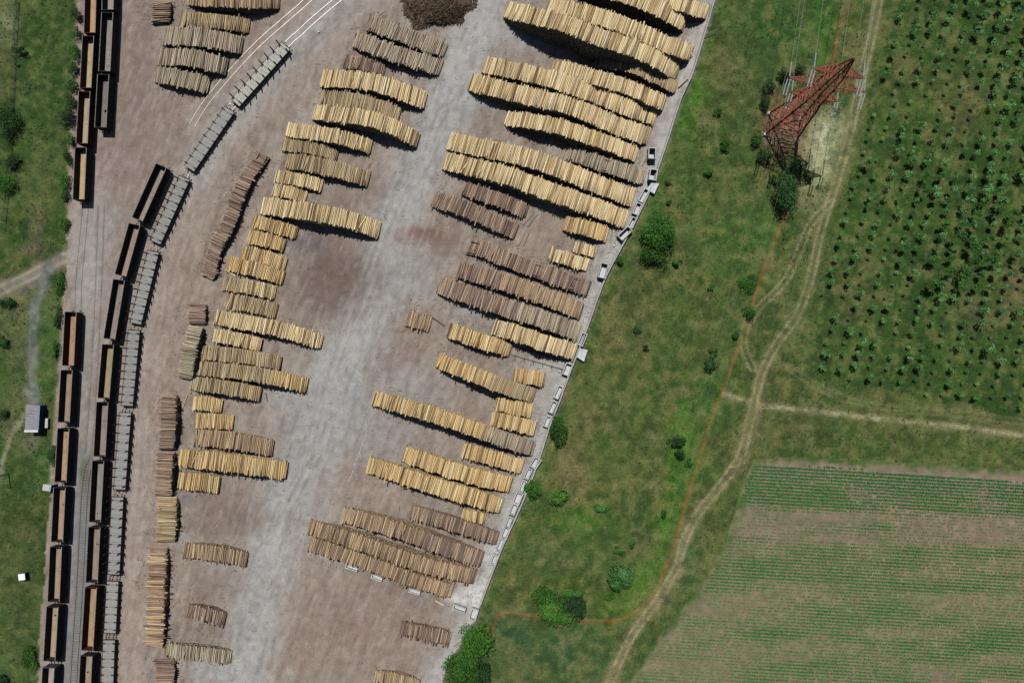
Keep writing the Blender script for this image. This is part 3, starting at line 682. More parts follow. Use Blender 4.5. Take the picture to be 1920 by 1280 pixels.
loose_log((1319,67),(1342,57),'g','grey pole sticking out over the wall near the top of the yard',.1,h=1.0)
loose_log((842,634),(872,617),'y','pale log thrown across the left end of the golden pile by the steel bearers',h=1.2)
loose_log((928,1080),(946,1087),'p','thin pale pole on the grass just outside the wall',.07)
loose_log((498,736),(501,752),'b','short dark log beyond the right end of a tan pile')
for i, (a, b_) in enumerate([((1141,428),(1136,452)),((1149,430),(1144,455)),((1157,432),(1153,456))]):
    loose_log(a, b_, 'g', ['first','second','third'][i]+' thin grey log standing apart right of the short golden pile by the wall',.12)

def litter():
    r = np.random.default_rng(77); P = []
    for pts, Lp in PILES:
        q = np.array(smooth_line(pts, 8)); m = int(30+len(pts)*22)
        i = r.integers(0, len(q), m); side = np.sign(r.normal(0, 1, m))
        d = (q[-1]-q[0])/np.linalg.norm(q[-1]-q[0]); nn = np.array([-d[1], d[0]])
        P.append(q[i]+nn*(side*(Lp*.5+np.abs(r.normal(0, 9, m))))[:, None]+r.normal(0, 6, (m, 2)))
    P.append(np.stack([r.uniform(280, 1000, 1500), r.uniform(0, 1280, 1500)], -1))
    P = np.concatenate(P); x, y = P[:, 0], P[:, 1]
    k = in_poly(x+12, y, YARD) & in_poly(x-70, y, YARD); P = P[k]
    W = np.array([tuple(at(a, b_, .03)) for a, b_ in P]); n = len(W); th = r.uniform(0, 6.28, n)
    D = np.stack([np.cos(th), np.sin(th), np.zeros(n)], -1)
    me = tubes('bark_litter', W, D, r.uniform(.15, .9, n)*np.where(r.random(n) < .06, 2.4, 1), r.uniform(.02, .06, n), [log_mat('bark_chips', [L(84,64,54), L(118,94,78), L(150,126,98), L(66,52,46), L(178,156,118)])]*2, r.random(n), 4)
    tag(link('bark_litter', me), 'scattered bark chips and broken sticks around the log piles', 'bark litter', kind='stuff')
litter()
# ------------------------------------------------------------------ railway
def wagon_frame(root, Lm, tall=True):
    b = MB(); b.box((0, 0, 1.0), (Lm-1.3, 1.6, .3)); b.box((Lm/2-.75, 0, 1.0), (.25, 2.5, .34)); b.box((-Lm/2+.75, 0, 1.0), (.25, 2.5, .34))
    b.build('underframe', DARKM, root)
    for sx in (-1, 1):
        bg = MB(); x = sx*(Lm/2-3.0)
        for sy in (-1, 1): bg.box((x, sy*1.0, .55), (2.6, .14, .32))
        bg.box((x, 0, .7), (.6, 2.0, .2)); bo = bg.build('bogie', DARKM, root)
        for w in (-.9, .9):
            wb = MB(); wb.tube((x+w, -.95, .46), (x+w, .95, .46), .08, 6)
            for sy in (-1, 1): wb.tube((x+w, sy*.70, .46), (x+w, sy*.83, .46), .45, 12)
            wb.build('wheelset', DARKM, bo)
        for sy in (-1, 1):
            f = MB(); f.tube((sx*(Lm/2-.62), sy*.88, 1.03), (sx*(Lm/2-.12), sy*.88, 1.03), .09, 8); f.tube((sx*(Lm/2-.12), sy*.88, 1.03), (sx*(Lm/2), sy*.88, 1.03), .22, 10)
            f.build('buffer', DARKM, root)
def floor_mat(i, c):
    g = sum(c)/3; c = tuple((v*.72+g*.28)*.88 for v in c); a = tuple(x*.72 for x in L(*c)); d = L(*c)
    return noise_mat('wagon_floor_%s' % i, a, d, .5, .95, c3=tuple(min(1, x*1.22) for x in L(*c)), stretch=(1, 3, 1), bump=.2)
def body_mat(i, c):
    return noise_mat('wagon_paint_%s' % i, L(*c), tuple(x*1.5 for x in L(*c)), 1.3, .75)
RIMG = noise_mat('wagon_rim', L(96,90,86), L(136,130,124), 2, .7)
def gondola(i, t, e, fc, bc, label, rim=None):
    hr = 3.2; A = at(*t, hr); B = at(*e, hr); m = (A+B)/2; d = B-A
    Lb = d.length; W = 2.86; fz = 1.22
    root = empty('open_wagon', (m.x, m.y, 0), math.atan2(d.y, d.x)); tag(root, label, 'railway wagon', 'open box wagons on the sidings')
    fm = floor_mat(i, fc); bm = body_mat(i, bc)
    f = MB(); nx = 14
    rr = random.Random(i)
    f.box((0, 0, fz-.06), (Lb-.16, W-.16, .12)); 
    for k in range(9): 
        f.box((rr.uniform(-Lb/2+1, Lb/2-1), rr.uniform(-.8, .8), fz+.02), (rr.uniform(.3, .9), rr.uniform(.2, .5), .06), Matrix.Rotation(rr.uniform(0, 3), 3, 'Z'))
    f.build('floor', fm, root)
    for sy in (-1, 1):
        s = MB(); s.box((0, sy*(W/2-.04), (hr+fz-.25)/2), (Lb, .08, hr-fz+.25))
        for k in range(9): s.box((-Lb/2+.25+k*(Lb-.5)/8, sy*(W/2+.045), (hr+fz-.25)/2-.04), (.14, .09, hr-fz+.1))
        s.build('side_wall', bm, root)
        r_ = MB(); r_.box((0, sy*(W/2), hr+.05), (Lb+.1, .14, .1)); r_.build('top_rail', RIMG if rim is None else rim, root)
    for sx in (-1, 1):
        s = MB(); s.box((sx*(Lb/2-.04), 0, (hr+fz-.25)/2), (.08, W-.17, hr-fz+.25))
        for k in (-.7, .7): s.box((sx*(Lb/2+.05), k, (hr+fz-.25)/2-.04), (.1, .14, hr-fz+.1))
        s.box((sx*(Lb/2), 0, hr+.05), (.14, W-.16, .1)); s.build('end_wall', bm, root)
    wagon_frame(root, Lb+1.2)
BR = (50,26,22); BK = (34,32,34); GY = (60,58,62); GN = (26,40,44)  # body paints, darkened so the unlit wagon sides read as deep shade
OW = 'open wagon '
gondola(0,(171,-44),(168,62),(196,150,98),BR,'maroon open wagon with orange-tan floor cut by the top edge, outer siding')
gondola(1,(165.5,68),(160.5,165),(186,160,118),BR,'maroon open wagon with pale tan floor, outer siding, second from the top edge')
gondola(2,(158.5,172),(153.5,269),(178,158,124),BR,'maroon open wagon with mottled grey-tan floor, outer siding, third from the top edge')
gondola(3,(151.5,277),(147.5,374),(198,164,112),GN,'grey and blue-green open wagon with golden floor, last of the upper outer row')
gondola(4,(204,-92),(202,19),(156,146,130),BK,'black open wagon cut by the top edge, inner one beside the orange-tan floored wagon')
gondola(5,(201.5,24),(196,134),(146,138,126),BK,'long black open wagon with grey floor, second of the short inner row at top')
gondola(6,(194,140),(188.5,239),(128,116,112),BK,'black open wagon with mauve-grey floor, last of the short inner row at top')
for k, (t, e, fc, bc, lab) in enumerate([
  ((302,311),(257.5,411),(158,140,124),BK,'slanting black open wagon at the upper end of the curved row'),
  ((252,421),(226,516),(166,136,120),BK,'black open wagon with pinkish floor, second on the curve'),
  ((223,525),(205,635),(150,130,118),BK,'black open wagon with dusky floor, third on the curve'),
  ((202.5,646),(194,746),(164,146,104),BK,'black open wagon with olive-yellow floor in the middle of the inner row'),
  ((192,754),(186.5,855),(150,130,118),BK,'black open wagon with dull mauve floor beside the paved apron'),
  ((184,864),(178,978),(146,134,124),BK,'black open wagon with long grey floor where the sleepered track begins'),
  ((177,988),(172,1091),(156,132,112),BK,'black open wagon with plain brown floor beside the sleepered track'),
  ((170.5,1101),(163.5,1218),(184,142,98),BR,'dark open wagon with orange-brown floor low in the inner row'),
  ((162,1229),(156,1345),(168,144,116),BK,'dark open wagon of the inner row cut by the bottom edge')]):
    gondola(10+k, t, e, fc, bc, lab)
for k, (t, e, fc, bc, lab) in enumerate([
  ((132.5,585),(127.5,685),(182,134,100),BR,'dark red open wagon with rusty floor, first of the lower outer row'),
  ((125,694),(119.5,791),(160,134,112),BK,'dark open wagon with yellowish far end, second of the lower outer row, beside the hut'),
  ((119,803),(113.5,903),(184,142,108),BK,'dark open wagon with warm brown floor, third of the lower outer row'),
  ((112,914),(107,1015),(174,142,114),BK,'dark open wagon with tan floor beside the grey cabinet'),
  ((105,1025),(100.5,1127),(168,142,118),BK,'dark open wagon with pale brown floor opposite the white box'),
  ((98.5,1137),(92.5,1238),(176,152,116),BK,'dark open wagon with sandy floor, last whole one of the lower outer row'),
  ((91,1251),(85,1355),(176,158,142),GY,'grey open wagon of the outer row cut by the bottom edge')]):
    gondola(30+k, t, e, fc, bc, lab)
DECKG = noise_mat('flat_wagon_deck', L(112,111,108), L(144,143,139), 2.5, .9, stretch=(3, .4, 1), c3=L(128,126,123), rand=.12)
DECKW = noise_mat('worn_flat_wagon_deck', L(104,106,92), L(172,170,160), 3.2, .9, c3=L(134,138,120))
STAKE = noise_mat('stanchion_steel', L(46,30,28), L(66,44,40), 2, .8)
def flatcar(i, t, e, label, stakes=9, hs=1.9, dm=None):
    hr = 1.32; A = at(*t, hr); B = at(*e, hr); m = (A+B)/2; d = B-A; Lb = d.length; W = 2.9
    root = empty('flat_wagon', (m.x, m.y, 0), math.atan2(d.y, d.x)); tag(root, label, 'railway wagon', 'flat wagons on the curved siding')
    f = MB(); npl = int(Lb/1.05)
    for k in range(npl):
        w = Lb/npl; z = .008*((k*7) % 3); f.box((-Lb/2+(k+.5)*w, 0, hr-.06+z), (w-.05, W-.12, .12))
    f.build('deck', dm or DECKG, root)
    for sy in (-1, 1):
        s = MB(); s.box((0, sy*(W/2), hr-.14), (Lb, .12, .34)); s.build('side_sill', DARKM, root)
        for k in range(stakes):
            x = -Lb/2+.8+k*(Lb-1.6)/(stakes-1); q = MB()
            q.box((x, sy*(W/2+.16), hr-.1+hs/2), (.3, .26, hs+.3), taper=.8); q.box((x, sy*(W/2-.25), hr+.09), (.24, .7, .16))
            q.build('stanchion', STAKE, root)
    for k in range(stakes):
        x = -Lb/2+.8+k*(Lb-1.6)/(stakes-1); q = MB(); q.box((x, 0, hr+.06), (.13, W-.7, .09)); q.build('bolster', RIMG, root)
    for sx in (-1, 1):
        q = MB(); q.box((sx*(Lb/2+.05), 0, hr+.05), (.1, W-.1, .4)); q.build('end_board', DARKM, root)
    wagon_frame(root, Lb+1.3)
for i, (t, e, lab, st, hs) in enumerate([
  ((536,86),(441,193),'flat wagon with tall stanchions and littered pale deck at the open end of the rails',9,2.0),
  ((430.5,205),(355,316),'flat wagon with stubby stanchions and clean grey deck, second on the curve',9,.5),
  ((346,333),(291,454),'flat wagon with tall stanchions beside the slanting black open wagon',9,1.9),
  ((287.5,471),(254,606),'flat wagon with tall stanchions, fourth from the open end of the rails',10,1.8),
  ((251.5,619),(238,760),'flat wagon with tall stanchions beside the olive-floored open wagon',10,1.8),
  ((235,773),(224,917),'flat wagon with tall stanchions, its deck end beside the grassy patch',9,1.7),
  ((220.5,931),(213,1076),'flat wagon with tall stanchions, lowest one carrying them',9,1.7),
  ((211.5,1089),(206,1186),'short flat wagon with stubby stanchions',7,.35),
  ((204.5,1199),(199,1345),'flat wagon with stubby stanchions cut by the bottom edge',10,.35)]):
    flatcar(i, t, e, lab, st, hs, DECKW if i == 0 else None)

def rail_track(pts, label, mat, sleepers=False, h=0.0, rh=.10, wd=.1, gauge=1.52, dash=False, sl_range=None):
    P = [at(x, y, h) for x, y in smooth_line(pts, 6)]
    m = P[len(P)//2]; root = empty('railway_track', (m.x, m.y, 0)); tag(root, label, 'railway track', 'railway tracks')
    T = []
    for i in range(len(P)):
        d = (P[min(i+1, len(P)-1)]-P[max(i-1, 0)]).normalized(); T.append(Vector((-d.y, d.x, 0)))
    for s in (-1, 1):
        vs = []; fs = []
        for p, n_ in zip(P, T):
            for o, z in ((-wd/2, -.02), (-wd/2, rh), (wd/2, rh), (wd/2, -.02)):
                q = p+n_*(s*gauge/2+o)-m; vs.append((q.x, q.y, z))
        for i in range(len(P)-1):
            for k in range(3): fs.append((4*i+k, 4*i+k+1, 4*i+5+k, 4*i+4+k))
        b = MB(); b.add(vs, fs); b.build('rail', mat, root)
    if sleepers:
        s = 0; acc = 0; cnt = 0
        sl = MB(); sl.box((0, 0, .0), (.26, 2.5, .13)); sme = sl.mesh('sleeper', SLEEP)
        for i in range(len(P)-1):
            a, b_ = P[i], P[i+1]; l = (b_-a).length; x = acc
            while x < l and cnt < 100:
                q = a.lerp(b_, x/l); d = b_-a
                o = bpy.data.objects.new('sleeper', sme); COL.objects.link(o); o.parent = root
                o.location = (q.x-m.x, q.y-m.y, .04); o.rotation_euler = (0, 0, math.atan2(d.y, d.x)); cnt += 1; x += .62
            acc = x-l
rail_track([(650,-70),(578,0),(530,42),(483,84),(433,137),(385,195),(360,236)], 'bright pair of rails curving alone beside the flat wagons, fading into dirt', STEEL, wd=.13)
rail_track([(720,-70),(633,0),(590,36),(560,64),(536,86),(441,193),(430.5,205),(355,316),(346,333),(291,454),(287.5,471),(262,560),(253,619),(239,760),(235,773),(224,917),(213,1076),(205,1199),(199,1345)], 'curved rails carrying the flat wagons, bare at their upper end', STEEL, wd=.13)
rail_track([(174,862),(165,880),(159,930),(155,1000),(151,1080),(146,1160),(140,1250),(135,1340)], 'sleepered track on grey ballast between the two wagon rows', RUSTR, sleepers=True, rh=.2)
rail_track([(190,385),(187,480),(183,580),(178,680),(172,780),(166,850)], 'dark rails sunk in the paved apron between the wagon rows', RUSTR, rh=.03)
rail_track([(182,-60),(180,60),(175,165),(168,270),(161,380),(152,480),(147,545),(146,640),(141,740),(133,850),(125,960),(118,1080),(108,1240),(100,1350)], 'outer siding rails under the leftmost wagons', RUSTR, rh=.06)
rail_track([(218,-60),(215,60),(211,150),(206,240)], 'short siding rails under the inner wagons at the top', RUSTR, rh=.06)
rail_track([(312,322),(268,414),(238,516),(217,635),(206,746),(199,855),(191,978),(185,1091),(177,1218),(170,1345)], 'inner curved rails under the black open wagons', RUSTR, rh=.06)

# ------------------------------------------------------------------ wall + concrete troughs
def strip_wall(pts, hgt, th, label, name='concrete_wall', mat=WALLM):
    P = [at(x, y, hgt) for x, y in pts]; P = [Vector((p.x, p.y, 0)) for p in P]; m = P[len(P)//2]
    vs = []; fs = []
    for i, p in enumerate(P):
        d = (P[min(i+1, len(P)-1)]-P[max(i-1, 0)]).normalized(); n_ = Vector((-d.y, d.x, 0))
        for o, z in ((-th/2, -.1), (-th/2, hgt), (th/2, hgt), (th/2, -.1)):
            q = p+n_*o-m; vs.append((q.x, q.y, z))
    for i in range(len(P)-1):
        for k in range(3): fs.append((4*i+k, 4*i+k+1, 4*i+5+k, 4*i+4+k))
    fs += [(0, 3, 2, 1), (len(vs)-4, len(vs)-3, len(vs)-2, len(vs)-1)]
    b = MB(); b.add(vs, fs); o = b.build(name, mat, None, (m.x, m.y, 0)); tag(o, label, 'wall'); return o
strip_wall([(x, y) for x, y in smooth_line(WALLP[:21], 2)], 1.25, .38, 'long low pale concrete wall between the log yard and the meadow')
strip_wall([(866,1204),(851,1214)], .8, .35, 'short aslant concrete wall segment beside the bushy tree at the bottom')
strip_wall([(848,1224),(841,1243)], .8, .3, 'leaning concrete wall segment left of the bushy tree')
strip_wall([(838,1246),(833,1260)], .8, .3, 'dark-edged concrete wall segment just above the lowest one')
strip_wall([(831,1271),(824,1290)], .8, .3, 'lowest concrete wall segment, cut by the bottom edge')
strip_wall([(870,1183),(862,1184)], .6, .35, 'tiny white concrete wall stub above the bushy tree')
strip_wall([(878,1199),(868,1203)], .9, .35, 'white concrete wall stub pushing into the bushy tree')
def trough(px, py, ln, wd, ang, hgt, label, fill=.35):
    hgt *= 1.25; c = at(px, py, hgt); l = ln/7.68*1.06; w = wd/7.68*1.1; t = .2
    a = -math.radians(ang)
    b = MB()
    b.box((0, 0, fill/2), (l-.02, w-.02, fill), mi=1)
    for s in (-1, 1):
        b.box((0, s*(w/2-t/2), hgt/2), (l, t, hgt)); b.box((s*(l/2-t/2), 0, hgt/2-.002), (t, w-2*t-.004, hgt))
    o = b.build('concrete_trough', [CONC, CONCW]); o.location = (c.x, c.y, 0); o.rotation_euler = (0, 0, a)
    tag(o, label, 'concrete trough', 'open concrete troughs along the yard wall')
TR = [(1223,287,20,13,92,1.9,'uppermost open concrete trough, deep with dark inside, beside the two thin pale logs'),
 (1225,327,20,13,100,1.9,'open concrete trough just above the upper white slab'),
 (1207,366,26,9,117,1.2,'narrow concrete trough just below the upper white slab'),
 (1195,391,22,10,112,1.2,'narrow concrete trough level with the end of the lower long yellow row'),
 (1186,417,20,9,115,1.2,'concrete trough between a straight narrow one and a strongly turned one'),
 (1172,437,26,12,136,1.5,'strongly turned concrete trough at the bend of the wall by the short golden pile'),
 (1131,507,27,13,104,1.6,'lone concrete trough with black shadow by the small shrub at the wall'),
 (1092,636,24,10,112,1.3,'concrete trough just above the lower white slab'),
 (1064,692,22,12,110,1.3,'concrete trough with whitish filled half, below the lower white slab'),
 (1047,735,24,9,114,1.1,'long narrow concrete trough right of the small dull golden pile'),
 (1036,763,22,9,114,1.1,'narrow concrete trough against the shrub-covered stretch of wall'),
 (1026,790,20,9,112,1.0,'concrete trough half hidden behind the wall shrub'),
 (1004,868,20,13,124,1.2,'wide turned concrete trough at the foot of the silver grey logs'),
 (990,888,20,9,114,1.1,'concrete trough above the round wall shrub'),
 (980,911,21,8,112,1.1,'concrete trough touching the round wall shrub'),
 (971,934,21,12,112,1.2,'concrete trough with broad white floor just below the round wall shrub'),
 (963,955,20,10,112,1.1,'concrete trough in the lower tight row, with grey floor'),
 (954,979,20,8,110,1.1,'slim concrete trough in the middle of the lower tight row'),
 (948,999,20,11,112,1.1,'concrete trough with dark upper half in the lower tight row'),
 (938,1021,22,8,112,.9,'shallow white-filled concrete trough beside the end of the reddish brown row'),
 (926,1049,18,8,110,1.1,'last concrete trough of the lower tight row, on the white ground'),
 (888,1152,20,12,108,1.2,'concrete trough with ribbed white floor above the bushy tree'),
 (861,1141,22,9,18,1.0,'crosswise concrete trough on the white ground left of the ribbed one'),
 (613,1043,24,8,16,.7,'low concrete trough peeping out under the left end of the lowest brown row'),
 (659,1064,22,8,18,.8,'low concrete trough under the lowest brown row, second from the left'),
 (706,1083,20,7,20,.7,'low concrete trough under the lowest brown row, third from the left'),
 (777,1109,20,7,14,.6,'low concrete trough under the right half of the lowest brown row')]
for x in TR: trough(*x[:6], x[6], fill=.3 if x[5] > 1 else .25)
def slab(pts, z0, z1, label):
    P = [at(x, y, z) for (x, y), z in zip(pts, (z1, z1, z0, z0))]; c = sum(P, Vector())/4
    vs = [tuple(p-Vector((c.x, c.y, 0))) for p in P]; n = 4
    vs2 = [(x, y, z-.18) for x, y, z in vs]; b = MB(); b.add(vs+vs2, [(3, 2, 1, 0), (4, 5, 6, 7)]+[(i, (i+1) % 4, 4+(i+1) % 4, 4+i) for i in range(4)])
    # upstand
    A, B = Vector(vs[0]), Vector(vs[1]); b.tube(A+Vector((0, 0, .1)), B+Vector((0, 0, .1)), .16, 5)
    o = b.build('concrete_slab', CONCW, None, (c.x, c.y, 0)); tag(o, label, 'concrete slab', 'white slabs tipped over the wall')
slab([(1236,344),(1221,343),(1213,355),(1227,363)][::-1], 1.5, 1.1, 'upper white concrete slab tipped over the wall')
slab([(1102,656),(1088,653),(1081,668),(1095,677)][::-1], 1.5, 1.0, 'lower white concrete slab tipped over the wall below the fanned yellow logs')
def rubble():
    r = random.Random(9); b = MB(); P = smooth_line(WALLP[8:21], 8)
    for k in range(520):
        x, y = P[r.randrange(len(P))]; w = abs(r.gauss(0, 11)); p = at(x-3-w, y+r.uniform(-6, 6)); s_ = r.uniform(.12, .5)*(1.6 if r.random() < .08 else 1)
        b.box((p.x, p.y, s_*.25), (s_, s_*r.uniform(.5, 1), s_*.6), Matrix.Rotation(r.uniform(0, 3), 3, 'Z') @ Matrix.Rotation(r.gauss(0, .3), 3, 'X'), taper=.7)
    tag(b.build('concrete_rubble', CONC), 'small chunks of broken concrete strewn along the inside of the wall', 'rubble', kind='stuff')
rubble()
# steel bearers
def bearers():
    c = at(1005, 680); root = empty('bearer_rack', (c.x, c.y, 0)); tag(root, 'empty grid of thin steel bearers on pale concrete below the fanned yellow pile', 'bearer rack')
    for k, (a, e) in enumerate([((958,664),(1062,694)),((975,652),(1050,674))]):
        A = at(*a, .35)-c; B = at(*e, .35)-c; b = MB(); d = (B-A)
        b.box((A+B)/2, (d.length, .13, .13), Matrix.Rotation(math.atan2(d.y, d.x), 3, 'Z')); b.build('bearer', STAKE if k else RIMG, root)
        for j in range(6 if k == 0 else 5):
            q = A.lerp(B, (j+.4)/(6 if k == 0 else 5)); s = MB(); s.box((q.x, q.y-.1, .5), (.12, .12, 1.0)); s.box((q.x+.1, q.y-.5, .12), (.12, 1.2, .12)); s.build('post', STAKE, root)
bearers()
# brush heap
def brush():
    c = at(822, 12); root = empty('brushwood_heap', (c.x, c.y, 0)); tag(root, 'big dark heap of brown brushwood and bark at the top edge', 'brushwood heap')
    m = MB(); nr, na = 10, 30; vs = [(0, 0, 2.2)]
    for i in range(1, nr+1):
        for a in range(na):
            w = 2*math.pi*a/na; rr = i/nr; k = 1+.16*math.sin(2*w+1)+.12*math.sin(5*w)+.08*math.sin(9*w+2)
            vs.append((7.2*rr*k*math.cos(w), 5.2*rr*k*math.sin(w), 2.2*(1-rr**2.2)+.25*random.uniform(-1, 1)*(rr < .97)-.1*(rr > .97)))
    fs = [(0, 1+a, 1+(a+1) % na) for a in range(na)]
    for i in range(nr-1):
        for a in range(na): fs.append((1+i*na+a, 1+(i+1)*na+a, 1+(i+1)*na+(a+1) % na, 1+i*na+(a+1) % na))
    m.add(vs, fs); m.build('mound', noise_mat('bark_litter', L(58,46,38), L(104,88,74), 2.2, .95, bump=.6), root)
    n = 3600; a = rng.uniform(0, 2*math.pi, n); rr = np.sqrt(rng.random(n))*1.1*(1+.16*np.sin(2*a+1)+.12*np.sin(5*a)+.08*np.sin(9*a+2))
    C = np.stack([7.3*rr*np.cos(a), 5.3*rr*np.sin(a), np.maximum(.05, 2.2*(1-rr**2.2))+rng.uniform(0, .3, n)], -1)
    th = rng.uniform(0, math.pi*2, n); D = np.stack([np.cos(th), np.sin(th), rng.normal(0, .25, n)], -1); D /= np.linalg.norm(D, axis=1)[:, None]
    me = tubes('twigs', C, D, rng.uniform(.5, 1.9, n), rng.uniform(.03, .09, n), [log_mat('twig', [L(78,62,50), L(108,90,74), L(54,44,36), L(138,120,98), L(88,72,58)])]*2, rng.random(n), 4)
    link('twigs', me, root)['kind'] = 'stuff'
brush()

# ------------------------------------------------------------------ west side things
def hut():
    hz = 2.9; c = at(60, 783, hz); root = empty('hut', (c.x, c.y, 0), math.radians(-2)); tag(root, 'small hut with grey ribbed roof and blue side wall on the grass', 'hut')
    w, l = 3.2, 6.2
    b = MB(); b.box((0, 0, 1.3), (w-.3, l-.3, 2.6)); b.build('wall', noise_mat('blue_wall_paint', L(40,74,112), L(60,98,140), 2, .7), root)
    r_ = MB()
    for k in range(20):
        y = -l/2+(k+.5)*l/20; r_.box((0, y, hz-.12+(.05 if k % 2 else 0)), (w, l/20, .16))
    r_.build('roof', noise_mat('ribbed_roof', L(92,90,94), L(138,136,140), 1.2, .8, stretch=(.3, 2, 1), c3=L(112,112,114)), root)
    f = MB(); f.box((0, -l/2-.1, hz-.05), (w+.2, .55, .14), Matrix.Rotation(.03, 3, 'Z')); f.build('roof_edge', CONCW, root)
    g = MB(); g.box((w/2+.04, 0, hz-.14), (.12, l, .14)); g.build('gutter', noise_mat('light_blue_gutter', L(120,160,176), L(140,180,196), 2), root)
    d = MB(); d.box((w/2-.12, .6, 1.0), (.08, .9, 2.0)); d.build('door', DARKM, root)
    d = MB(); d.box((w/2-.12, -1.4, 1.5), (.08, .9, .8)); d.build('window', DARKM, root)
hut()
def boxy(px, py, size, h, ang, name, cat, label, top, side):
    c = at(px, py, h); root = empty(name, (c.x, c.y, 0), math.radians(ang)); tag(root, label, cat)
    b = MB(); b.box((0, 0, h/2), (size[0]*.94, size[1]*.94, h)); b.build('body', side, root)
    t = MB(); t.box((0, 0, h+.04), (size[0], size[1], .09)); t.box((size[0]*.2, 0, h+.12), (size[0]*.3, size[1]*.8, .06)); t.build('lid', top, root)
    for s in (-1, 1):
        q = MB(); q.box((size[0]*.48, s*size[1]*.2, h*.5), (.06, .1, h*.8)); q.build('hinge', DARKM, root)
NAVY = noise_mat('navy_panel', L(44,50,72), L(64,72,92), 2)
boxy(41,1081,(1.6,1.5),1.5,8,'cabinet','cabinet','white box-shaped cabinet with dark side standing alone on the grass',noise_mat('white_paint', L(222,226,230), L(240,242,244), 2),NAVY)
boxy(87,793,(.8,2.3),.8,0,'storage_box','box','low grey-white box beside the blue side of the hut',CONC,CONC)
boxy(88,914,(2.0,1.5),2.4,-8,'signal_cabinet','cabinet','grey cabinet with white lid throwing a black shadow beside the wagons',noise_mat('mottled_lid', L(120,120,124), L(206,206,206), 4),CONC)
def pole():
    c = at(16.5, 888); root = empty('utility_pole', (c.x, c.y, 0)); tag(root, 'dark utility pole leaning out of the left edge, with its thin shadow on the grass', 'pole')
    b = MB(); b.tube((0, 0, 0), (0, 0, 8.2), .15, 8, .1); b.build('post', DARKM, root)
    b = MB(); b.box((0, 0, 7.8), (1.5, .1, .12)); b.build('crossbar', DARKM, root)
    for s in (-.6, .6):
        b = MB(); b.tube((s, 0, 7.86), (s, 0, 8.1), .05, 6); b.build('insulator', INSU, root)
pole()
def fence():
    pts = [(38,-10),(33,60),(30,110),(28,170),(26,230),(22,300),(16,370),(10,430)]
    P = [at(x, y) for x, y in smooth_line(pts, 3)]; m = P[8]; root = empty('wire_fence', (m.x, m.y, 0)); tag(root, 'dark wire fence along the left edge of the west grass', 'fence')
    for p in P:
        b = MB(); q = p-m; b.tube((q.x, q.y, -.05), (q.x, q.y, 1.6), .06, 6); b.build('post', DARKM, root)
    for z in (.3, .8, 1.3, 1.55):
        b = MB()
        for a, e in zip(P[:-1], P[1:]):
            b.tube((a.x-m.x, a.y-m.y, z), (e.x-m.x, e.y-m.y, z), .015, 4)
        b.build('wire', DARKM, root)
fence()
def dotted():
    A, B = at(688, 808, 0), at(656, 897, 0); b = MB(); n = 20; d = B-A; rot = Matrix.Rotation(math.atan2(d.y, d.x), 3, 'Z')
    for k in range(n):
        if k in (13, 15, 16): continue
        q = A.lerp(B, k/n); b.box((q.x, q.y, .03), (.34, .14, .03), rot)
    tag(b.build('road_marking', CONCW), 'broken white line painted across the central lane', 'road marking', kind='structure')
dotted()
b = MB(); c = at(598, 61); b.tube((0, 0, 0), (0, 0, .35), .3, 10, .22); o = b.build('marker_stone', CONCW, None, c); tag(o, 'small white marker stone alone on the upper haul road', 'stone')

# ------------------------------------------------------------------ trees
def leaves(n, R, seed, size=.35, lumps=8, flat=.55, hole=.25, base=.0):
    """leaf quads through a lumpy crown of radii R=(rx,ry,rz) centred at origin -> V (4n,3), F, rnd"""
    r = np.random.default_rng(seed)
    lc = r.normal(0, 1, (lumps, 3)); lc /= np.linalg.norm(lc, axis=1)[:, None]; lc *= r.uniform(.3, .72, (lumps, 1)); lc[:, 2] *= .8
    lr = r.uniform(.28, .5, lumps)
    k = r.integers(0, lumps, n); d = r.normal(0, 1, (n, 3)); d /= np.linalg.norm(d, axis=1)[:, None]
    P = lc[k]+d*(lr[k]*r.uniform(.45, 1.05, n)**.6)[:, None]
    P = P*np.array(R)
    nrm = d+np.array([0, 0, flat])+r.normal(0, .45, (n, 3)); nrm /= np.linalg.norm(nrm, axis=1)[:, None]
    t = np.cross(nrm, r.normal(0, 1, (n, 3))); t /= np.linalg.norm(t, axis=1)[:, None]; u = np.cross(nrm, t)
    s = size*r.uniform(.6, 1.3, n)
    V = np.stack([P+t*s[:, None]*.5, P+u*s[:, None]*.32, P-t*s[:, None]*.5, P-u*s[:, None]*.32], 1).reshape(-1, 3)
    F_ = np.arange(4*n).reshape(-1, 4)
    lum = r.random(lumps)
    return V, F_, np.repeat(np.clip(.55*lum[k]+.45*r.random(n), 0, 1), 4)
def crown_mesh(name, n, R, seed, mat, **kw):
    V, F_, q = leaves(n, R, seed, **kw); return np_mesh(name, V, [F_], mat, attrs={'rnd': q})
